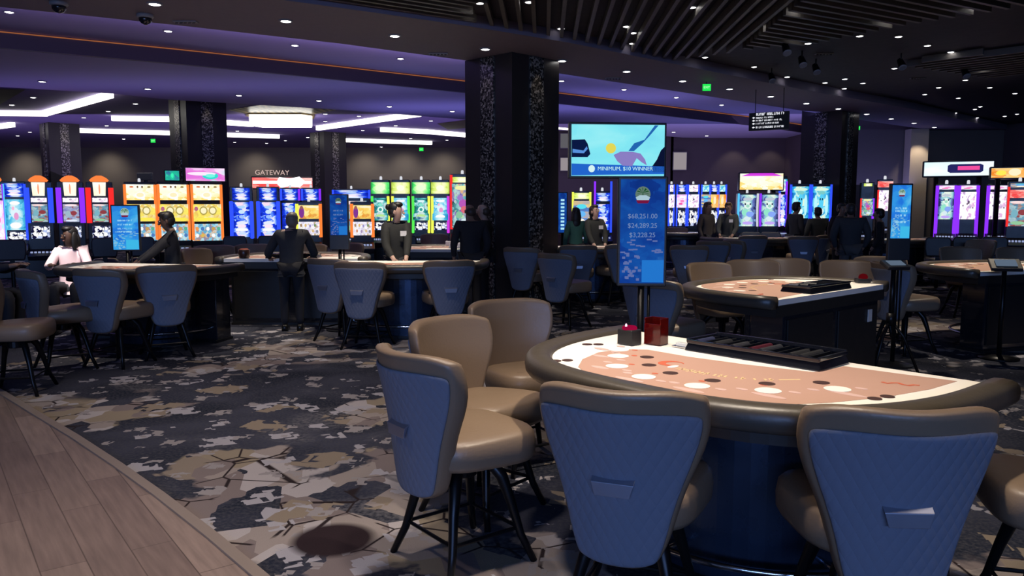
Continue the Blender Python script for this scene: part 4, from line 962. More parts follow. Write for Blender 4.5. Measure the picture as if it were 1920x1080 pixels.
# picture elements shown on the glass: x, z in half-widths / fractions of the height, rx, rz, colour
MOTIF = {
 'cobalt': [(0, .86, .38, .05, LBL), (0, .72, .30, .06, (.6, .8, 1)), (0, .58, .26, .05, (.35, .55, 1)), (0, .40, .55, .05, (.8, .85, 1)), (0, .31, .42, .05, (1, .8, .95)), (0, .20, .62, .055, WH), (0, .09, .40, .04, (.6, .75, 1))],
 'lobby': [(-.2, .93, .75, .05, (1, .75, .75)), (.35, .55, .45, .11, (.28, .05, .06)), (-.45, .5, .35, .16, (.2, .45, .55)), (-.1, .14, .7, .07, (.3, .6, .35))],
 'lobby2': [(0, .92, .8, .06, (1, .8, .85)), (.3, .5, .42, .12, (.3, .05, .07)), (-.4, .45, .35, .18, (.35, .5, .6)), (0, .1, .75, .05, (.8, .85, 1))],
 'gold': [(0, .30, .34, .22, WH), (0, .34, .24, .13, (1, .9, .55)), (-.55, .82, .14, .05, (.75, .2, .08)), (-.15, .82, .06, .07, (.2, .12, .05)), (.15, .82, .06, .07, (.2, .12, .05)), (.6, .82, .12, .05, (.3, .2, .06))],
 'gold2': [(-.25, .62, .26, .24, (.45, .36, .08)), (-.25, .62, .19, .17, (1, .92, .6)), (.35, .62, .26, .24, (.45, .36, .08)), (.35, .62, .19, .17, (1, .92, .6)), (-.72, .72, .12, .12, (.5, .15, .25)), (0, .15, .85, .09, (1, .85, .1))],
 'reelsblue': [(x, z, .11, .11, c) for x, z, c in ((-.7, .7, (.9, .35, .1)), (-.35, .7, (.08, .2, .5)), (0, .7, WH), (.35, .7, (.6, .35, .1)), (.7, .7, (.1, .45, .3)), (-.7, .32, WH), (-.35, .32, (.75, .5, .1)), (0, .32, (.08, .2, .5)), (.35, .32, WH), (.7, .32, (.08, .2, .5)))],
 'reelswhite': [(x, z, .10, .11, c) for x, z, c in ((-.7, .72, (.4, .25, .15)), (-.3, .72, (.75, .5, .2)), (.1, .68, (.35, .3, .6)), (.55, .72, (.2, .3, .12)), (-.55, .34, (.65, .3, .2)), (-.1, .30, (.4, .3, .5)), (.35, .34, (.7, .5, .25)), (.72, .3, (.25, .25, .3)))],
 'reelsdark': [(x, z, rx, .11, WH) for x, z, rx in ((-.62, .74, .12), (-.1, .78, .16), (.2, .74, .12), (.52, .76, .14), (-.55, .34, .22), (-.05, .30, .22), (.45, .33, .22))],
 'buffalo': [(-.58, .48, .22, .40, (.22, .04, .30)), (-.58, .80, .13, .13, (.30, .10, .12)), (.1, .25, .14, .09, (.85, .35, .05)), (.5, .28, .16, .10, (.85, .4, .08)), (.3, .85, .55, .06, (1, .95, .7))],
 'green': [(0, .5, .45, .24, (.85, 1, .7))], 'lime': [(0, .5, .42, .24, (1, 1, .8))],
 'teal': [(0, .86, .45, .06, (.75, .95, 1)), (0, .70, .30, .06, (.25, .8, .65)), (0, .48, .38, .13, (.8, 1, .95)), (0, .48, .2, .07, (.05, .35, .3)), (0, .2, .6, .07, (.5, .8, .3))],
 'aqua': [(0, .87, .55, .06, WH), (0, .55, .42, .18, (.75, .92, 1)), (.1, .45, .25, .12, (.8, .35, .65)), (-.2, .7, .14, .06, (.95, .5, .7)), (0, .16, .6, .10, WH)],
 'jungle': [(0, .9, .7, .05, (.9, .9, .4)), (.05, .55, .38, .10, (.5, .1, .5)), (-.2, .68, .3, .06, (.35, .2, .6)), (.2, .42, .34, .08, (.75, .15, .2)), (-.3, .3, .34, .08, (.25, .55, .35)), (.25, .16, .4, .06, (.7, .85, .9))],
 'figure': [(0, .86, .55, .05, (.55, .6, .7)), (0, .66, .40, .11, (.8, .95, .9)), (0, .64, .2, .05, (.35, .7, .55)), (-.28, .70, .09, .03, DK), (.28, .70, .09, .03, DK), (-.28, .44, .38, .10, (.3, .8, .6)), (.25, .38, .42, .09, (.25, .4, .95)), (-.1, .24, .3, .07, (.7, .85, .9)), (0, .10, .6, .05, (.55, .4, .95))],
 'ice': [(0, .90, .78, .05, (.7, .95, .75)), (0, .80, .42, .06, (.2, .6, .6)), (-.6, .42, .18, .32, (.5, .95, 1)), (.6, .42, .18, .32, (.5, .95, 1)), (0, .52, .26, .24, (.1, .65, .95)), (-.12, .6, .06, .04, DK), (.12, .6, .06, .04, DK), (0, .22, .3, .1, (.8, 1, 1))],
 'white': [(.08, .62, .13, .06, (.12, .08, .15)), (-.1, .56, .10, .04, (.2, .12, .2)), (-.62, .5, .10, .03, (.25, .2, .3)), (.62, .42, .10, .03, (.25, .2, .3)), (-.72, .8, .09, .04, (.6, .4, .7)), (.72, .8, .09, .04, (.6, .4, .7))],
 'pinkwhite': [(0, .8, .5, .08, WH), (.1, .5, .4, .1, (1, .25, .6)), (-.2, .3, .4, .08, (.95, .1, .4)), (0, .12, .6, .06, WH)],
 'candlewhite': [(0, .5, .14, .36, (1, .35, .2))],
 'toppink': [(.25, .42, .42, .24, (.03, .75, .65)), (-.2, .55, .75, .12, (1, .85, 1)), (.25, .42, .26, .12, (.2, .95, .8))],
 'teal_gem': [(0, .45, .35, .3, (.02, .6, .35)), (0, .5, .2, .2, (.05, .95, .5))],
 'bands': [(0, .8, .6, .08, (.1, .75, .9)), (0, .55, .5, .10, (.15, .5, .95)), (0, .3, .4, .10, (1, .95, .8))],
 'orange': [(.1, .55, .3, .28, (1, .9, .6)), (-.55, .5, .25, .2, (1, .85, .1)), (.6, .5, .22, .2, (1, .45, .1))],
 'redsign': [],
}
def motif(key, x, z0, h, yf, parent, tp=1.0, y1=None):
    ms = MOTIF.get(key)
    if not ms: return
    mb = MB(); mats = []
    for k, (mx, mz, rx, rz_, c) in enumerate(ms):
        m = glow('pic_%02x%02x%02x' % tuple(int(q * 255) for q in c), c, 1.0)
        if m not in mats: mats.append(m)
        y = yf(mz) - .004 - .0015 * k
        mb.slabxz([(x * (mx + rx * math.cos(a)), z0 + h * (mz + rz_ * math.sin(a))) for a in [2 * PI * i / 18 for i in range(18)]], y - .002, y + .004, k=mats.index(m))
    mb.build('picture', mats, parent)
SLOTN = [0]
def slot(u, d, wpx, vt, vb, rows, label, edges=None, crown=None, rz=None, group='slot machines', topper=None, edgew=4, curve=0, seat=False):
    """rows: (v0, v1, screen key, width fraction[, taper]) ; vt..vb: top of cabinet and bottom row of the lit face"""
    s = d / F; c = atd(u, vb, d); wd = wpx * s; zt = atd(u, vt, d).z; zl = atd(u, vb, d).z
    if rz is None: rz = -math.degrees(math.atan2(c.x, d)) * .85
    t = thing('slot_machine', label, 'slot machine', (c.x, d, 0), math.radians(rz), group)
    mb = MB()
    mb.slabxz([(-wd * .5, 0), (wd * .5, 0), (wd * .48, zl - .12), (-wd * .48, zl - .12)], -.12, .42)
    mb.build('base', CAB, t, False, .015)
    mb = MB()   # sloping button deck
    mb.add([(-wd * .49, -.30, zl - .20), (wd * .49, -.30, zl - .20), (wd * .49, 0, zl - .06), (-wd * .49, 0, zl - .06), (-wd * .46, -.28, zl - .30), (wd * .46, -.28, zl - .30), (wd * .46, 0, zl - .30), (-wd * .46, 0, zl - .30)],
           [(0, 1, 2, 3), (4, 7, 6, 5), (0, 4, 5, 1), (1, 5, 6, 2), (2, 6, 7, 3), (3, 7, 4, 0)])
    mb.build('button_deck', CAB, t, False, .01)
    mb = MB()
    for k in range(6): mb.box((-wd * .34 + wd * .135 * k, -.16, zl - .128), (wd * .09, .05, .02), rx=.44)
    mb.build('button', glow('deck_button', (.5, .6, 1), .6), t)
    mb = MB(); mb.box((0, .22, (zt + zl - .15) / 2), (wd * .96, .36, zt - zl + .15)); mb.build('cabinet', CAB, t, False, .012)
    for i, r in enumerate(rows):
        z0, z1 = atd(u, r[1], d).z, atd(u, r[0], d).z; h = z1 - z0; x = wd * r[3] / 2; tp = r[4] if len(r) > 4 else 1.0
        mb = MB(); yy = .035 - .03 * (i % 2)
        if curve and h > .4:   # concave portrait glass
            n = 8; vs = []
            for k in range(n + 1):
                f = k / n; yq = yy - curve * (2 * f - 1) ** 2 * (1 if f < .5 else .35)
                vs += [(-x * (1 + (tp - 1) * f), yq, z0 + h * f), (x * (1 + (tp - 1) * f), yq, z0 + h * f), (x * (1 + (tp - 1) * f), yq + .03, z0 + h * f), (-x * (1 + (tp - 1) * f), yq + .03, z0 + h * f)]
            fs = [(0, 3, 2, 1), (4 * n, 4 * n + 1, 4 * n + 2, 4 * n + 3)]
            for k in range(n):
                a = 4 * k; fs += [(a, a + 1, a + 5, a + 4), (a + 1, a + 2, a + 6, a + 5), (a + 2, a + 3, a + 7, a + 6), (a + 3, a, a + 4, a + 7)]
            mb.add(vs, fs)
        else:
            mb.slabxz([(-x, z0 + .01), (x, z0 + .01), (x * tp, z1 - .01), (-x * tp, z1 - .01)], yy - .02, yy + .02)
        so = mb.build('screen' if i else 'top_screen', SC[r[2]], t)
        motif(r[2], x, z0, h, (lambda f, yy=yy: yy - curve * (2 * f - 1) ** 2 * (1 if f < .5 else .35)) if curve and h > .4 else (lambda f, yy=yy: yy - .02), so, tp)
    if edges:
        cols, v0, v1 = edges[0], edges[1], edges[2]; z0, z1 = atd(u, v1, d).z, atd(u, v0, d).z
        for sgn, c_ in zip((-1, 1), cols):
            if c_ is None: continue
            e = edgew * s; x = sgn * (wd / 2 - e * .45); mb = MB()
            pts = [(x, .03 - curve * (2 * f - 1) ** 2 * (1 if f < .5 else .35) - .02, z0 + (z1 - z0) * f) for f in (0, .15, .3, .5, .7, .85, 1)]
            mb.tube(pts, e / 2, 8); mb.build('light_strip', c_, t, True)
    if crown:
        mb = MB(); zc = zt
        mb.lathe([(wd * .30, 0), (wd * .36, .04), (wd * .26, .10), (wd * .10, .15)], (0, .15, zc), 14); mb.build('crown', crown, t, True)
    else:
        mb = MB(); mb.lathe([(.03, 0), (.03, .06), (.02, .085)], (0, .2, zt), 10); mb.build('candle', glow('candle_w', (.9, .92, 1), .8), t, True)
    if topper:
        v0, v1, key, wp, lbl = topper; z0, z1 = atd(u, v1, d).z, atd(u, v0, d).z; x = wp * s / 2
        mb = MB(); mb.box((0, .18, (z0 + z1) / 2), (2 * x, .16, z1 - z0)); mb.box((0, .2, (z0 + zt) / 2), (.12, .08, abs(z0 - zt) + .1)); mb.build('topper', CAB, t, False, .01)
        mb = MB(); mb.box((0, .095, (z0 + z1) / 2), (2 * x - .05, .02, z1 - z0 - .05)); so = mb.build('topper_screen', SC[key], t); motif(key, x - .03, z0, z1 - z0, lambda f: .085, so)
    return t
LO, LB, LP, LR, LC, LG, LY, LM = (led('orange', (1, .22, .04), 1.1), led('blue', (.03, .08, 1), 1.2), led('violet', (.25, .03, 1), 1.2), led('red', (1, .03, .03), 1.0), led('cyan', (.1, .6, 1), 1.0), led('green', (.1, .9, .1), 1.0), led('yellow', (.85, .9, .1), 1.1), led('magenta', (.7, .05, .8), 1.0))
CROWN = glow('crown_orange', (1, .22, .05), 1.1)
TH1 = 27
def bd(u, u0=230, d0=19.2, th=TH1):          # depth on a straight bank line that passes u0 at d0
    k = (u0 - 960) / F; x0 = k * d0; q = (u - 960) / F; t_ = math.tan(math.radians(th))
    return (d0 - x0 * t_) / (1 - q * t_)
g1 = 'slot machines of the left bank'
slot(-2, bd(-2), 26, 340, 450, [(345, 372, 'lobby2', .8), (375, 450, 'pinkwhite', .8)], 'pink and white slot machine cut by the left edge', ((None, LP), 345, 450), CROWN, TH1, g1)
slot(32, bd(32), 38, 340, 452, [(343, 370, 'cobalt', .9), (373, 432, 'aqua', .8), (434, 452, 'reelsdark', .8)], 'light blue slot machine between the pink one and the first crowned one', ((LC, LB), 345, 450), None, TH1, g1)
for u, e, lb, k in ((78, LB, 'blue-edged slot machine with a tall white peak and orange crown', 'lobby'), (137, LP, 'violet-edged slot machine with a tall white peak and orange crown', 'lobby2'), (192, LR, 'red-edged slot machine with a tall white peak and orange crown', 'lobby')):
    slot(u, bd(u), 46, 341, 462, [(341, 368, 'candlewhite', .42, 1.15), (370, 380, 'white', .55), (382, 417, k, .56), (423, 448, 'reelsdark', .66)], lb, ((e, e), 352, 418), CROWN, TH1, g1, edgew=9)
for q, u in enumerate((267, 329, 391)):
    slot(u, bd(u, 330, 18.6), 56, 341, 455, [(345, 376, 'gold', .92), (382, 416, 'gold2', .96), (419, 452, 'reelsblue', .96)], ('gold slot machine partly hidden by the blue portrait sign', 'gold slot machine behind the man in black', 'gold slot machine under the violet and teal topper')[q], ((LO, LO), 346, 450), None, TH1, g1,
         topper=(None, (318, 340, 'teal_gem', 28, ''), (313, 341, 'toppink', 72, ''))[q], edgew=5)
for q, u in enumerate((455, 505)):
    slot(u, bd(u, 480, 19.3, 16), 42, 350, 455, [(352, 376, 'cobalt', .75), (379, 444, 'cobalt', .86)], ('cobalt slot machine right of the gold ones', 'cobalt slot machine just left of the leaning man')[q], ((LB, LB), 378, 446), None, 16, 'cobalt slot machines', curve=.14, edgew=7)
for q, u in enumerate((546, 585)):
    slot(u, bd(u, 565, 21.5, 16), 36, 352, 440, [(354, 376, 'cobalt', .8), (380, 436, 'cobalt', .86)], ('cobalt slot machine showing only its top behind the leaning man', 'violet-topped slot machine behind the first yellow one')[q], ((LB, LP), 354, 376), None, 14, 'cobalt slot machines')
slot(660, 22.5, 70, 354, 440, [(356, 372, 'cobalt', .95), (376, 436, 'lobby', .8)], 'wide blue-topped slot machine behind the slim blue sign', ((LB, LB), 356, 372), None, 10, 'cobalt slot machines')
for q, u in enumerate((580, 680)):
    slot(u, 17.6 if q == 0 else 17.3, 48 if q == 0 else 44, 378, 448, [(384, 411, 'buffalo', .92), (415, 442, 'reelswhite', .84)], ('yellow-edged slot machine right of the leaning man', 'yellow-edged slot machine left of the dark-haired dealer')[q], ((LO if q else LY, LO), 382, 445), None, 12, 'yellow edged slot machines', edgew=6)
for q, (u, top, ec) in enumerate(((714, 'green', (LG, LY)), (752, 'lime', (LY, LG)), (790, 'green', (LG, LY)), (826, 'lime', (LY, LM)))):
    slot(u, 18.6, 34, 337, 438, [(341, 364, top, 1.0), (371, 413, 'teal' if q % 2 == 0 else 'aqua', .86), (416, 432, 'reelsdark', .7)], ('green-topped slot machine left of the dealer', 'yellow-topped slot machine behind the dealer', 'green-topped slot machine right of the dealer', 'pale-topped slot machine beside the red-framed pair')[q], (ec, 368, 436), None, 3, 'green slot machines', curve=.12, edgew=5)
for q, u in enumerate((867, 911)):
    slot(u, 17.0, 45, 326, 432, [(331, 343, 'lime', .84), (344, 428, 'jungle', .84)], ('red-framed tall slot machine, left one of the pair by the big column', 'red-framed tall slot machine touching the big column')[q], ((LR, LR), 328, 430), None, 2, 'red framed slot machines', edgew=5)
# red banner above the cobalt bank
def banner(u, d, v0, v1, wpx, key, label, rz=0):
    s = d / F; z1, z0 = atd(u, v0, d).z, atd(u, v1, d).z; p = atd(u, v1, d); t = thing('banner_sign', label, 'sign', (p.x, d, 0), math.radians(rz)); x = wpx * s / 2
    mb = MB(); mb.box((0, .1, (z0 + z1) / 2), (2 * x, .2, z1 - z0)); mb.build('housing', CAB, t, False, .02)
    mb = MB(); mb.box((0, -.005, (z0 + z1) / 2), (2 * x - .06, .02, z1 - z0 - .06)); so = mb.build('screen', SC[key], t)
    if key == 'orange': motif(key, x - .04, z0, z1 - z0, lambda f: -.016, so)
    mb = MB()
    for q in (-.6, .6): mb.tube([(q * x, .12, 0), (q * x, .12, z0)], .05, 8)
    mb.build('post', BLACKM, t)
    return t, x, z0, z1
t, x, z0, z1 = banner(530, 22.4, 331, 355, 112, 'redsign', 'red and white lit banner above the cobalt slot machines', 12)
mb = MB(); h = z1 - z0
mb.slabxz([(-x + .05, z0 + h * .42), (x - .05, z0 + h * .42), (x - .05, z0 + h * .66), (-x + .05, z0 + h * .66)], -.03, -.018)
mb.slabxz([(-.2 * x, z0 + h * .5), (-.1 * x, z0 + h * .95), (.25 * x, z0 + h * .85), (.55 * x, z0 + h * 1.0), (.75 * x, z0 + h * .6), (.55 * x, z0 + h * .15), (.2 * x, z0 + h * .25), (-.05 * x, z0 + h * .1)], -.04, -.03)
mb.build('flash', glow('flash_white', (1, .97, 1), 1.6), t)
text('GATEWAY', .19, glow('letter_cream', (.85, .62, .55), .8), t, (-.32 * x, 0, z1 + .10))
# right-hand groups
slot(1090, 19.5, 36, 358, 436, [(361, 374, 'lime', .9), (376, 432, 'bands', .85)], 'yellow-framed slot machine right of the big column', ((LY, LY), 360, 400), None, 0, 'slot machines behind the tall blue sign')
slot(1130, 19.8, 34, 358, 436, [(361, 378, 'cobalt', .9), (382, 432, 'cobalt', .8)], 'deep blue slot machine left of the tall blue sign', ((LP, LB), 340, 436), None, 0, 'slot machines behind the tall blue sign')
for q, (u, w_, k1, k2) in enumerate(((1258, 12, 'white', 'white'), (1277, 20, 'cobalt', 'pinkwhite'), (1299, 22, 'white', 'white'), (1322, 18, 'ice', 'bands'), (1338, 18, 'cobalt', 'orange'), (1352, 18, 'ice', 'orange'))):
    slot(u, 24.5, w_, 345, 428, [(346, 360, k1, .85), (364, 390, k2, .9), (394, 424, 'reelsdark', .8)], ('slim white-lit slot machine at the edge of the tall blue sign', 'violet slot machine next to the slim white-lit one', 'bright white slot machine left of the standing group', 'small cyan-topped slot machine behind the standing group', 'small violet-topped slot machine behind the standing group', 'small light blue-topped slot machine behind the standing group')[q], ((LB, LB), 346, 424), None, -8, 'slot machines right of the tall blue sign', edgew=3)
for q, u in enumerate((1401, 1442)):
    slot(u, 19.4, 38, 362, 432, [(365, 424, 'figure', .86)], ('silver-framed portrait slot machine under the wide topper', 'violet-framed portrait slot machine under the wide topper')[q], ((LC, glow('led_silver', (.75, .8, .9), .8)) if q == 0 else (LP, glow('led_lilac', (.75, .5, 1), 1)), 363, 424), None, -8, 'framed portrait slot machines', curve=.08, edgew=4)
t, x, z0, z1 = banner(1427, 19.9, 323, 358, 82, 'gold', 'wide white and yellow lit topper over the framed portrait slot machines', -8)
mb = MB(); h = z1 - z0; mb.slabxz([(-x * .9, z0 + h * .8), (x * .9, z0 + h * .8), (x * .5, z0 + h * .95), (-x * .5, z0 + h * .95)], -.03, -.018); mb.build('ribbon', LM, t)
slot(1466, 20.2, 16, 330, 428, [(335, 360, 'aqua', .9), (364, 424, 'cobalt', .9)], 'narrow deep blue slot machine end beside the framed portrait pair', ((LB, LP), 340, 425), None, -8, 'slot machines by the far right column')
for q, u in enumerate((1499, 1538)):
    slot(u, 19.9, 38, 344, 425, [(349, 410, 'ice', .84)], ('ice blue slot machine behind the dark standing figure', 'ice blue slot machine touching the far right column')[q], ((LB, LB), 346, 424), None, -10, 'ice blue slot machines', edgew=4)
slot(1624, 19.0, 24, 342, 432, [(343, 350, 'lime', .6), (372, 405, 'jungle', .8)], 'dark slot machine with a magenta deck left of the slim cyan sign', ((LR, LP), 372, 410), None, -18, 'slot machines by the far right column')
slot(1657, 18.8, 26, 336, 420, [(339, 352, 'redsign', 1.0), (356, 396, 'white', .8)], 'red-topped white slot machine half behind the slim cyan sign', ((LR, LP), 356, 400), None, -20, 'slot machines by the far right column')
for q, u in enumerate((1771, 1812, 1869)):
    slot(u, 17.0, 36 if q < 2 else 40, 345, 432, [(347, 356, 'pinkwhite', .8), (359, 412, 'figure' if q == 0 else 'white', .72)], ('violet-edged slot machine with a dark picture, left of the violet three', 'violet-edged white slot machine in the middle of the violet three', 'violet-edged white slot machine nearest the orange topper')[q], ((LP, LP), 348, 446), None, -26, 'violet slot machines', edgew=6)
t, x, z0, z1 = banner(1796, 17.6, 301, 332, 118, 'whitesign', 'long white and cyan lit topper above the violet slot machines', -24)
mb = MB(); h = z1 - z0; mb.slabxz([(-.3 * x, z0 + h * .35), (-.22 * x, z0 + h * .25), (.6 * x, z0 + h * .25), (.68 * x, z0 + h * .35), (.68 * x, z0 + h * .7), (.6 * x, z0 + h * .78), (-.22 * x, z0 + h * .78), (-.3 * x, z0 + h * .7)], -.03, -.018); mb.build('plaque', glow('plaque', (.02, .02, .12), 1), t)
mb = MB(); mb.slabxz([(-.02 * x, z0 + h * .42), (.58 * x, z0 + h * .42), (.58 * x, z0 + h * .66), (-.02 * x, z0 + h * .66)], -.04, -.03); mb.build('plaque_stripe', glow('plaque_pink', (.9, .08, .35), 1), t)
t, x, z0, z1 = banner(1898, 16.4, 312, 336, 74, 'orange', 'orange and yellow lit topper at the right edge', -26)
slot(1908, 16.0, 40, 340, 440, [(343, 352, 'bands', .8), (355, 372, 'redsign', .8), (376, 425, 'lobby', .8)], 'red-framed slot machine cut by the right edge under the orange topper', ((LR, LR), 350, 425), None, -28, 'slot machines at the right edge')
# small wall panels and a shop screen far behind
def panel(u, v, d, wpx, hpx, label, c=(.5, .48, .5)):
    p = atd(u, v, d); s = d / F; t = thing('wall_panel', label, 'panel', p)
    mb = MB(); mb.box((0, .04, 0), (wpx * s, .08, hpx * s)); mb.build('frame', pbr('panel_frame', (.2, .19, .2), .6), t)
    mb = MB(); mb.box((0, -.004, 0), (wpx * s * .92, .01, hpx * s * .92)); mb.build('face', glow('panel_%.2f' % c[0], c, .36), t)
panel(1059, 264, 30.9, 17, 28, 'upper grey wall panel right of the big column', (.3, .29, .33)); panel(1059, 308, 30.9, 17, 25, 'lower pale wall panel right of the big column', (.85, .75, .8)); panel(1275, 302, 30.9, 26, 34, 'pale square wall panel right of the wide bright TV', (.85, .78, .85))
wall('wall_middle', (1.2, 31.2), (6.2, 31.2), 4.6, WALLD)
p = atd(272, 331, 24); t = thing('roulette_screen', 'small grey tilted display above the gold slot machines', 'screen', (p.x, 24, 0))
mb = MB(); mb.box((0, 0, p.z), (.5, .08, .22), rz=-.2); mb.build('panel', pbr('disp_grey', (.12, .12, .14), .3), t, False, .02)
mb = MB(); mb.tube([(0, .05, p.z), (0, .05, 0)], .05, 8); mb.build('pole', BLACKM, t)

# slot stools: dark chairs standing before the machines
def slot_stool():
    t = thing('slot_chair', '', 'chair')
    mb = MB(); mb.lathe([(.20, .50), (.23, .53), (.23, .58), (.19, .62), (.1, .63)], n=20); mb.build('seat', LEATHER2, t, True)
    mb = MB(); mb.slabxz([(-.2, .66), (.2, .66), (.23, .80), (.23, .98), (.19, 1.04), (-.19, 1.04), (-.23, .98), (-.23, .80)], -.27, -.20); mb.build('backrest', LEATHER2, t, False, .025)
    mb = MB(); mb.box((0, -.235, .62), (.08, .03, .2)); mb.tube([(0, 0, .5), (0, 0, .03)], .035, 10); mb.build('post', BLACKM, t)
    mb = MB(); mb.lathe([(.25, 0), (.25, .015), (.06, .04)], n=20); mb.build('base', BLACKM, t)
    return t
ST0 = slot_stool(); su = [0]
def stool(u, v, label, d=None):
    p = at(u, v, 1.04) if d is None else atd(u, v, d)
    t = ST0 if not su[0] else copy_tree(ST0); su[0] = 1
    t.location = (p.x, p.y, 0); t.rotation_euler = (0, 0, -math.atan2(p.x, p.y)); tag(t, label, 'chair', 'dark slot chairs')
for u, d, l in ((20, 14.6, 'dark slot chair before the pink and light blue machines'), (195, 15.5, 'dark slot chair before the red-edged crowned machine'), (265, 15.8, 'dark slot chair before the first gold machine'), (440, 16.2, 'dark slot chair before the first cobalt machine'), (505, 16.5, 'dark slot chair before the second cobalt machine'), (760, 16.6, 'dark slot chair before the yellow-topped machine'),
                (1407, 18.7, 'dark slot chair before the silver-framed portrait machine'), (1445, 18.7, 'dark slot chair before the violet-framed portrait machine'), (1760, 15.7, 'dark slot chair before the left violet machine'), (1812, 15.9, 'dark slot chair before the middle violet machine'), (1866, 15.9, 'dark slot chair before the violet machine nearest the orange topper')):
    stool(u, 440, l, d)

# ------------------------------------------------------------------ people
def skin_mesh(name, joints, links, sub=1):
    """joints: name -> (pos, radius); grow a continuous tapered surface over the skeleton and return its mesh"""
    keys = list(joints); me = bpy.data.meshes.new(name); idx = {k: i for i, k in enumerate(keys)}
    me.from_pydata([joints[k][0] for k in keys], [(idx[a], idx[b]) for a, b in links], [])
    o = bpy.data.objects.new(name, me); COL.objects.link(o)
    m = o.modifiers.new('s', 'SKIN'); m.use_smooth_shade = True
    sv = me.skin_vertices[0].data
    for k in keys:
        r = joints[k][1]; sv[idx[k]].radius = r if isinstance(r, (tuple, list)) else (r, r)
        sv[idx[k]].use_root = len(joints[k]) > 2
    if sub: q = o.modifiers.new('ss', 'SUBSURF'); q.levels = sub; q.render_levels = sub
    dg = bpy.context.evaluated_depsgraph_get(); dg.update()
    ev = o.evaluated_get(dg); m2 = bpy.data.meshes.new_from_object(ev)
    bpy.data.objects.remove(o); bpy.data.meshes.remove(me)
    m2.name = name
    return m2
def from_meshes(name, parts, parent):
    """join (mesh, material) pairs and MB builders into one object"""
    bm = bmesh.new(); mats = []
    for me, mat in parts:
        if mat not in mats: mats.append(mat)
        k = mats.index(mat); n0 = len(bm.faces)
        bm.from_mesh(me); bm.faces.ensure_lookup_table()
        for f in bm.faces[n0:]: f.material_index = k; f.smooth = True
    out = bpy.data.meshes.new(name); bm.to_mesh(out); bm.free()
    for m in mats: out.materials.append(m)
    o = bpy.data.objects.new(name, out); COL.objects.link(o); o.parent = parent
    return o
def mb_mesh(mb, name='m'):
    me = bpy.data.meshes.new(name); me.from_pydata(mb.v, [], mb.f); me.update()
    bm = bmesh.new(); bm.from_mesh(me); bmesh.ops.recalc_face_normals(bm, faces=bm.faces); bm.to_mesh(me); bm.free(); return me
def lerp(a, b, f): return tuple(x + (y - x) * f for x, y in zip(a, b))
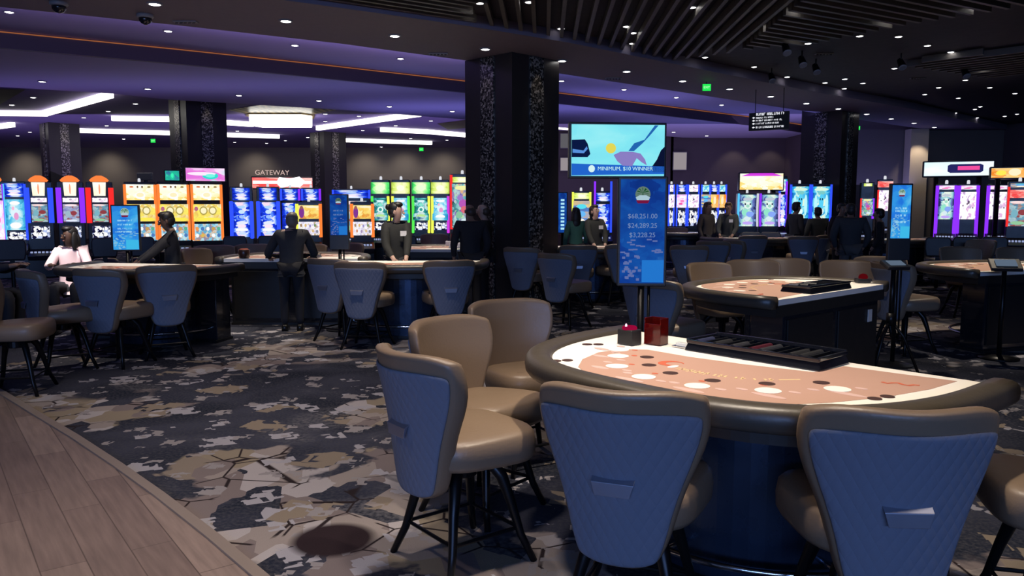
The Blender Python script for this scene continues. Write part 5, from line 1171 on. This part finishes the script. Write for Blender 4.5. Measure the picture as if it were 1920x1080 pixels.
def person(label, loc, face, skin='mid', top=(.02, .02, .025), legs=(.015, .015, .02), hair=(.01, .008, .007), style='short', h=1.0,
           lean=0.0, seated=False, handL=None, handR=None, head_yaw=0, head_pitch=0, badge=False, female=False, topmat=None, group=None, bulk=1.0):
    """local frame: +Y is where the body faces, +X its right hand side"""
    t = thing('person', label, 'person', loc, math.radians(face - 90), group)
    S = SKIN[skin]; hip = .60 if seated else .94
    def tilt(p, k=1.0):   # lean the trunk forward about the hips
        x, y, z = p; a = lean * k; dz = z - hip
        return (x, y * math.cos(a) + dz * math.sin(a), hip + dz * math.cos(a) - y * math.sin(a))
    sw = .175 if not female else .155
    J = {}
    J['pelvis'] = ((0, 0, hip), (.145 * bulk, .10), 1)
    J['waist'] = (tilt((0, 0, hip + .17)), ((.125 if female else .14) * bulk, .095 * bulk))
    J['chest'] = (tilt((0, .0, hip + .37)), (.165 * bulk, .115 * bulk))
    J['neckb'] = (tilt((0, -.01, hip + .50)), (.075, .065))
    J['neck'] = (tilt((0, .005, hip + .54)), (.055, .055))
    hb = Vector(tilt((0, .02, hip + .56)))
    for s, n in ((-1, 'l'), (1, 'r')):
        J['sh' + n] = (tilt((s * sw * bulk, -.01, hip + .455)), .062 * bulk)
        sh = Vector(J['sh' + n][0]); tgt = handL if s < 0 else handR
        if tgt is None:
            el = Vector(tilt((s * (sw + .07) * bulk, -.03, hip + .17))); wr = Vector(tilt((s * (sw + .06), .10, hip - .05)))
        else:
            wr = Vector(tgt); mid = (sh + wr) / 2; d = (wr - sh).length; k = math.sqrt(max(.0009, .28 ** 2 - (d / 2) ** 2)) if d < .56 else .03
            el = mid + Vector((s * .55, -.35, -.75)).normalized() * k
        J['el' + n] = (tuple(el), .044 * bulk); J['wr' + n] = (tuple(wr), .030)
        fd = (wr - el).normalized(); J['pa' + n] = (tuple(wr + fd * .055), (.040, .018))
        hp = (s * .09, 0, hip - .04)
        J['hp' + n] = (hp, .088 * bulk)
        if seated: kn = (s * .13, .40, hip + .02); an = (s * .12, .34, .10); J['kn' + n] = (kn, .062); J['an' + n] = (an, .042); J['to' + n] = ((s * .12, .50, .07), .034)
        else: J['kn' + n] = ((s * .10, .02, .50), .060); J['an' + n] = ((s * .105, -.01, .085), .042); J['to' + n] = ((s * .115, .15, .045), .036)
    body_l = [('pelvis', 'waist'), ('waist', 'chest'), ('chest', 'neckb'), ('neckb', 'neck')]
    for n in 'lr': body_l += [('chest', 'sh' + n), ('sh' + n, 'el' + n), ('el' + n, 'wr' + n), ('wr' + n, 'pa' + n), ('pelvis', 'hp' + n), ('hp' + n, 'kn' + n), ('kn' + n, 'an' + n), ('an' + n, 'to' + n)]
    # head on the neck: part of the same skeleton
    Rm = Matrix.Rotation(math.radians(head_yaw), 3, 'Z') @ Matrix.Rotation(math.radians(head_pitch), 3, 'X')
    def hd(p): return tuple(hb + Rm @ Vector(p))
    J['jaw'] = (hd((0, .022, .025)), (.058, .066)); J['face'] = (hd((0, .012, .085)), (.072, .088)); J['brow'] = (hd((0, .004, .145)), (.074, .092)); J['top'] = (hd((0, -.004, .195)), (.052, .066))
    body_l += [('neck', 'jaw'), ('jaw', 'face'), ('face', 'brow'), ('brow', 'top')]
    parts = [(skin_mesh('body', J, body_l), S)]
    # fingers and thumbs
    for n, s in (('l', -1), ('r', 1)):
        pa = Vector(J['pa' + n][0]); fd = (pa - Vector(J['wr' + n][0])).normalized(); side = fd.cross(Vector((0, 0, 1)))
        if side.length < .1: side = Vector((1, 0, 0))
        side.normalize(); dn = fd.cross(side); dn = dn if dn.z < 0 else -dn
        FJ = {}; FL = []
        for i, ln in enumerate((.068, .078, .072, .056)):
            a = pa + side * (.027 - .018 * i) + fd * .012
            for q, f in enumerate((0, .5, .85, 1.1)): FJ['%d%d' % (i, q)] = (tuple(a + fd * ln * min(f, 1.0) + dn * (.0, .006, .018, .03)[q]), .0085 - .0008 * q) + ((1,) if q == 0 else ())
            FL += [('%d%d' % (i, q), '%d%d' % (i, q + 1)) for q in range(3)]
        th = pa - fd * .025 + side * (-s) * .030
        for q, f in enumerate((0, .5, 1)): FJ['t%d' % q] = (tuple(th + (fd * .75 + side * (-s) * .6).normalized() * .052 * f + dn * .008 * f), .0100 - .001 * q) + ((1,) if q == 0 else ())
        FL += [('t0', 't1'), ('t1', 't2')]
        parts.append((skin_mesh('fingers', FJ, FL, 0), S))
    # face
    def blob(p, r, mat, rx=0):
        mb = MB(); mb.sphere((0, 0, 0), r, 10, 7); me = mb_mesh(mb)
        me.transform(Matrix.Translation(hd(p)) @ Rm.to_4x4() @ Matrix.Rotation(rx, 4, 'X')); parts.append((me, mat))
    blob((0, .106, .075), (.012, .020, .018), S); blob((0, .098, .098), (.009, .014, .030), S, -.3)
    for s in (-1, 1):
        blob((s * .030, .088, .105), (.013, .008, .008), EYEW); blob((s * .030, .095, .105), (.006, .004, .006), EYED)
        blob((s * .076, .0, .088), (.010, .020, .032), S); blob((s * .032, .090, .124), (.018, .008, .004), pbr('hair_%d' % int(hair[0] * 1000), hair, .5))
    blob((0, .090, .040), (.024, .009, .007), LIP)
    body = from_meshes('body', parts, t)
    # hair
    HM = pbr('hair_%d' % int(hair[0] * 1000), hair, .5); hp_ = []
    def hblob(p, r):
        mb = MB(); mb.sphere((0, 0, 0), r, 14, 10); me = mb_mesh(mb); me.transform(Matrix.Translation(hd(p)) @ Rm.to_4x4()); hp_.append((me, HM))
    if style != 'bald':
        hblob((0, -.022, .148), (.088, .096, .088)); hblob((0, -.040, .10), (.086, .080, .09)); hblob((0, .02, .195), (.070, .075, .042))
    if style == 'long':
        hblob((0, -.075, .02), (.10, .055, .16)); hblob((0, -.08, -.10), (.095, .045, .13))
        for s in (-1, 1): hblob((s * .078, -.02, .03), (.028, .05, .13))
    if style == 'bun': hblob((0, -.11, .16), (.045, .045, .045))
    if style == 'ponytail': hblob((0, -.115, .10), (.035, .04, .06)); hblob((0, -.125, .0), (.028, .028, .11))
    if style == 'cap': hblob((0, .0, .175), (.088, .098, .055)); hblob((0, .10, .155), (.06, .06, .010))
    if style == 'balding': hp_.clear(); hblob((0, -.045, .085), (.084, .072, .065))
    if hp_: from_meshes('hair', hp_, t)
    # jacket over trunk and arms, trousers over the legs
    TM = topmat or pbr('cloth_%d_%d_%d' % tuple(int(c * 255) for c in top), top, .85, bump=(90, .2))
    LMt = pbr('cloth_%d_%d_%d' % tuple(int(c * 255) for c in legs), legs, .85)
    me = body.data; me.materials.append(TM); me.materials.append(LMt); nm = len(me.materials); zn = J['neckb'][0][2] - .02
    hands = [Vector(J[k][0]) for k in ('wrl', 'wrr', 'pal', 'par')]; si = 0
    for f in me.polygons:
        if f.material_index != si: continue
        c = f.center
        if min((c - h_).length for h_ in hands) < .13: continue
        if c.z > zn and abs(c.x) < .12: continue
        f.material_index = nm - 1 if c.z < hip - .03 else nm - 2
    def grow(k, g): r = J[k][1]; r = r if isinstance(r, (tuple, list)) else (r, r); return (J[k][0], tuple(x + g for x in r)) + ((1,) if k == 'pelvis' else ())
    TJ = {k: grow(k, g) for k, g in (('pelvis', .022), ('waist', .022), ('chest', .018))}
    TJ['neckb'] = (lerp(J['chest'][0], J['neckb'][0], .97), (.088, .078))
    TJ['hem'] = ((0, .01, hip - (.05 if seated else .12)), (.165 * bulk, .118))
    TL = [('hem', 'pelvis'), ('pelvis', 'waist'), ('waist', 'chest'), ('chest', 'neckb')]
    for n in 'lr':
        TJ['sh' + n] = grow('sh' + n, .018); TJ['el' + n] = grow('el' + n, .016); TJ['wr' + n] = (lerp(J['el' + n][0], J['wr' + n][0], .93), .042)
        TL += [('chest', 'sh' + n), ('sh' + n, 'el' + n), ('el' + n, 'wr' + n)]
    from_meshes('jacket', [(skin_mesh('jacket', TJ, TL), TM)], t)
    LJ = {'pelvis': grow('pelvis', .012)}; LL = []
    for n in 'lr':
        LJ['hp' + n] = grow('hp' + n, .012); LJ['kn' + n] = grow('kn' + n, .014); LJ['an' + n] = (J['an' + n][0], .056)
        LL += [('pelvis', 'hp' + n), ('hp' + n, 'kn' + n), ('kn' + n, 'an' + n)]
    from_meshes('trousers', [(skin_mesh('trousers', LJ, LL), LMt)], t)
    SH = pbr('shoe_black', (.01, .01, .01), .3)
    for n in 'lr':
        a, b = Vector(J['an' + n][0]), Vector(J['to' + n][0]); mb = MB(); zf = a.z - .085
        mb.loft([[(a.x + w_ * .046 * k, y, zf + z) for w_, z in ((-1, 0), (1, 0), (1, hh * .6), (.6, hh), (-.6, hh), (-1, hh * .6))] for y, k, hh in ((a.y - .07, .7, .08), (a.y - .03, 1, .10), (a.y + .05, 1.0, .085), (a.y + .14, 1.1, .06), (a.y + .20, .7, .04))])
        mb.build('shoe', SH, t, True)
    if badge:
        c = Vector(tilt((-.075, .0, hip + .36))); mb = MB(); y = c.y + .118 * bulk + .018
        mb.box((c.x, y, c.z), (.085, .008, .07), k=0); mb.build('badge', pbr('badge_white', (.75, .75, .74), .5), t)
    t.scale = (h, h, h)
    return t
print('people start')
spot('ceiling_spot', (-5.5, 9.3, 3.9), (-6.0, 10.6, 1.05), 900, (1, .93, .88), 24, .7, .05)
spot('ceiling_spot', (-3.9, 9.6, 3.9), (-4.3, 10.2, 1.1), 110, (1, .9, .8), 40, .7, .05)  # this and the next: spots added without fixtures to brighten the dealers
spot('ceiling_spot', (-1.2, 9.9, 3.9), (-1.5, 10.8, 1.2), 150, (1, .9, .8), 40, .7, .05)
CASH = pbr('pink_white_jacket', (.85, .62, .62), .8)
def pos(u, d): return (atd(u, 400, d).x, d, 0)
def pos(u, d): return (ray(u, 400).x / ray(u, 400).y * d, d, 0)
person('person in a pink and white jacket sitting at the left table, long dark hair', pos(128, 10.6), -75, 'dark', (.72, .48, .50), style='long', seated=True, female=True, head_yaw=-40, handL=(-.14, .40, .90), handR=(.14, .42, .90), topmat=CASH, h=.99)
person('person in black at the left table reaching a hand over it', pos(322, 10.4), 205, 'dark', (.02, .02, .024), style='short', lean=.06, handL=(-.06, .46, 1.0), handR=(.16, .50, 1.0), head_pitch=-12, h=.91)
person('person with greying hair in a dark jacket, leaning on a table, back to us', pos(543, 10.5), 98, 'light', (.03, .032, .038), hair=(.16, .14, .12), style='short', lean=.42, handL=(-.36, .46, 1.02), handR=(.24, .50, 1.02), h=.93, bulk=1.1)
person('dealer with dark tied hair and a white badge, black top, looking sideways', pos(742, 10.88), -72, 'light', (.016, .017, .016), style='bun', female=True, lean=.04, head_yaw=62, handL=(-.07, .36, .97), handR=(.10, .34, .97), badge=True, h=.98)
person('dark-suited person with cropped hair, left of two by the big column', pos(882, 11.9), 108, 'mid', (.012, .013, .022), hair=(.05, .035, .03), style='balding', h=.98, bulk=1.1)
person('dark-suited person turned sideways, right of two by the big column', pos(908, 12.55), 172, 'light', (.02, .022, .022), hair=(.06, .04, .03), style='balding', h=.98, bulk=1.05)
person('dealer with a white badge tilting the head up, left of the tall blue sign', pos(1116, 14.8), -78, 'light', (.022, .022, .021), hair=(.05, .03, .02), style='ponytail', female=True, head_pitch=14, head_yaw=25, handL=(-.10, .32, .97), handR=(.12, .34, .97), badge=True, h=.96)
person('person with long dark hair in a green top, beside the dealer tilting the head up', pos(1080, 15.6), 100, 'light', (.05, .16, .12), style='long', female=True, h=.93)
person('person with brown hair in a brown top, left of the standing pair at the right', pos(1326, 18.7), -60, 'mid', (.045, .035, .032), hair=(.07, .04, .025), style='long', female=True, h=1.0)
person('dealer in dark grey with a small badge, right of the standing pair', pos(1366, 18.5), -110, 'mid', (.03, .034, .034), hair=(.09, .05, .03), style='short', lean=.12, badge=True, h=1.0, handL=(-.12, .36, .97), handR=(.15, .36, .97))
person('person in black in profile before the first ice blue slot machine', pos(1492, 18.6), 20, 'mid', (.010, .010, .016), style='short', h=1.0)
person('person in dark clothes seen from behind before the second ice blue slot machine', pos(1534, 18.0), 95, 'mid', (.016, .017, .016), style='short', h=.93, bulk=1.15)
person('large person in a dark grey top and cap by the slim cyan sign', pos(1597, 14.6), 78, 'mid', (.05, .052, .06), legs=(.10, .095, .095), hair=(.03, .025, .025), style='cap', lean=.15, h=.98, bulk=1.3)
person('person in a dark brown top just behind the shoulder of the large person', pos(1577, 16.8), -80, 'mid', (.03, .02, .02), hair=(.03, .018, .015), style='short', h=.98)
person('person in black right of the large person, half hidden by the slim cyan sign', pos(1650, 15.6), 150, 'mid', (.014, .012, .013), style='short', h=.92)
person('person at the left edge, only a forearm and dark sleeve in view', pos(-48, 9.4), 5, 'mid', (.02, .02, .03), style='short', seated=True, handR=(.12, .46, .95), handL=(-.14, .40, .94), h=1.0)
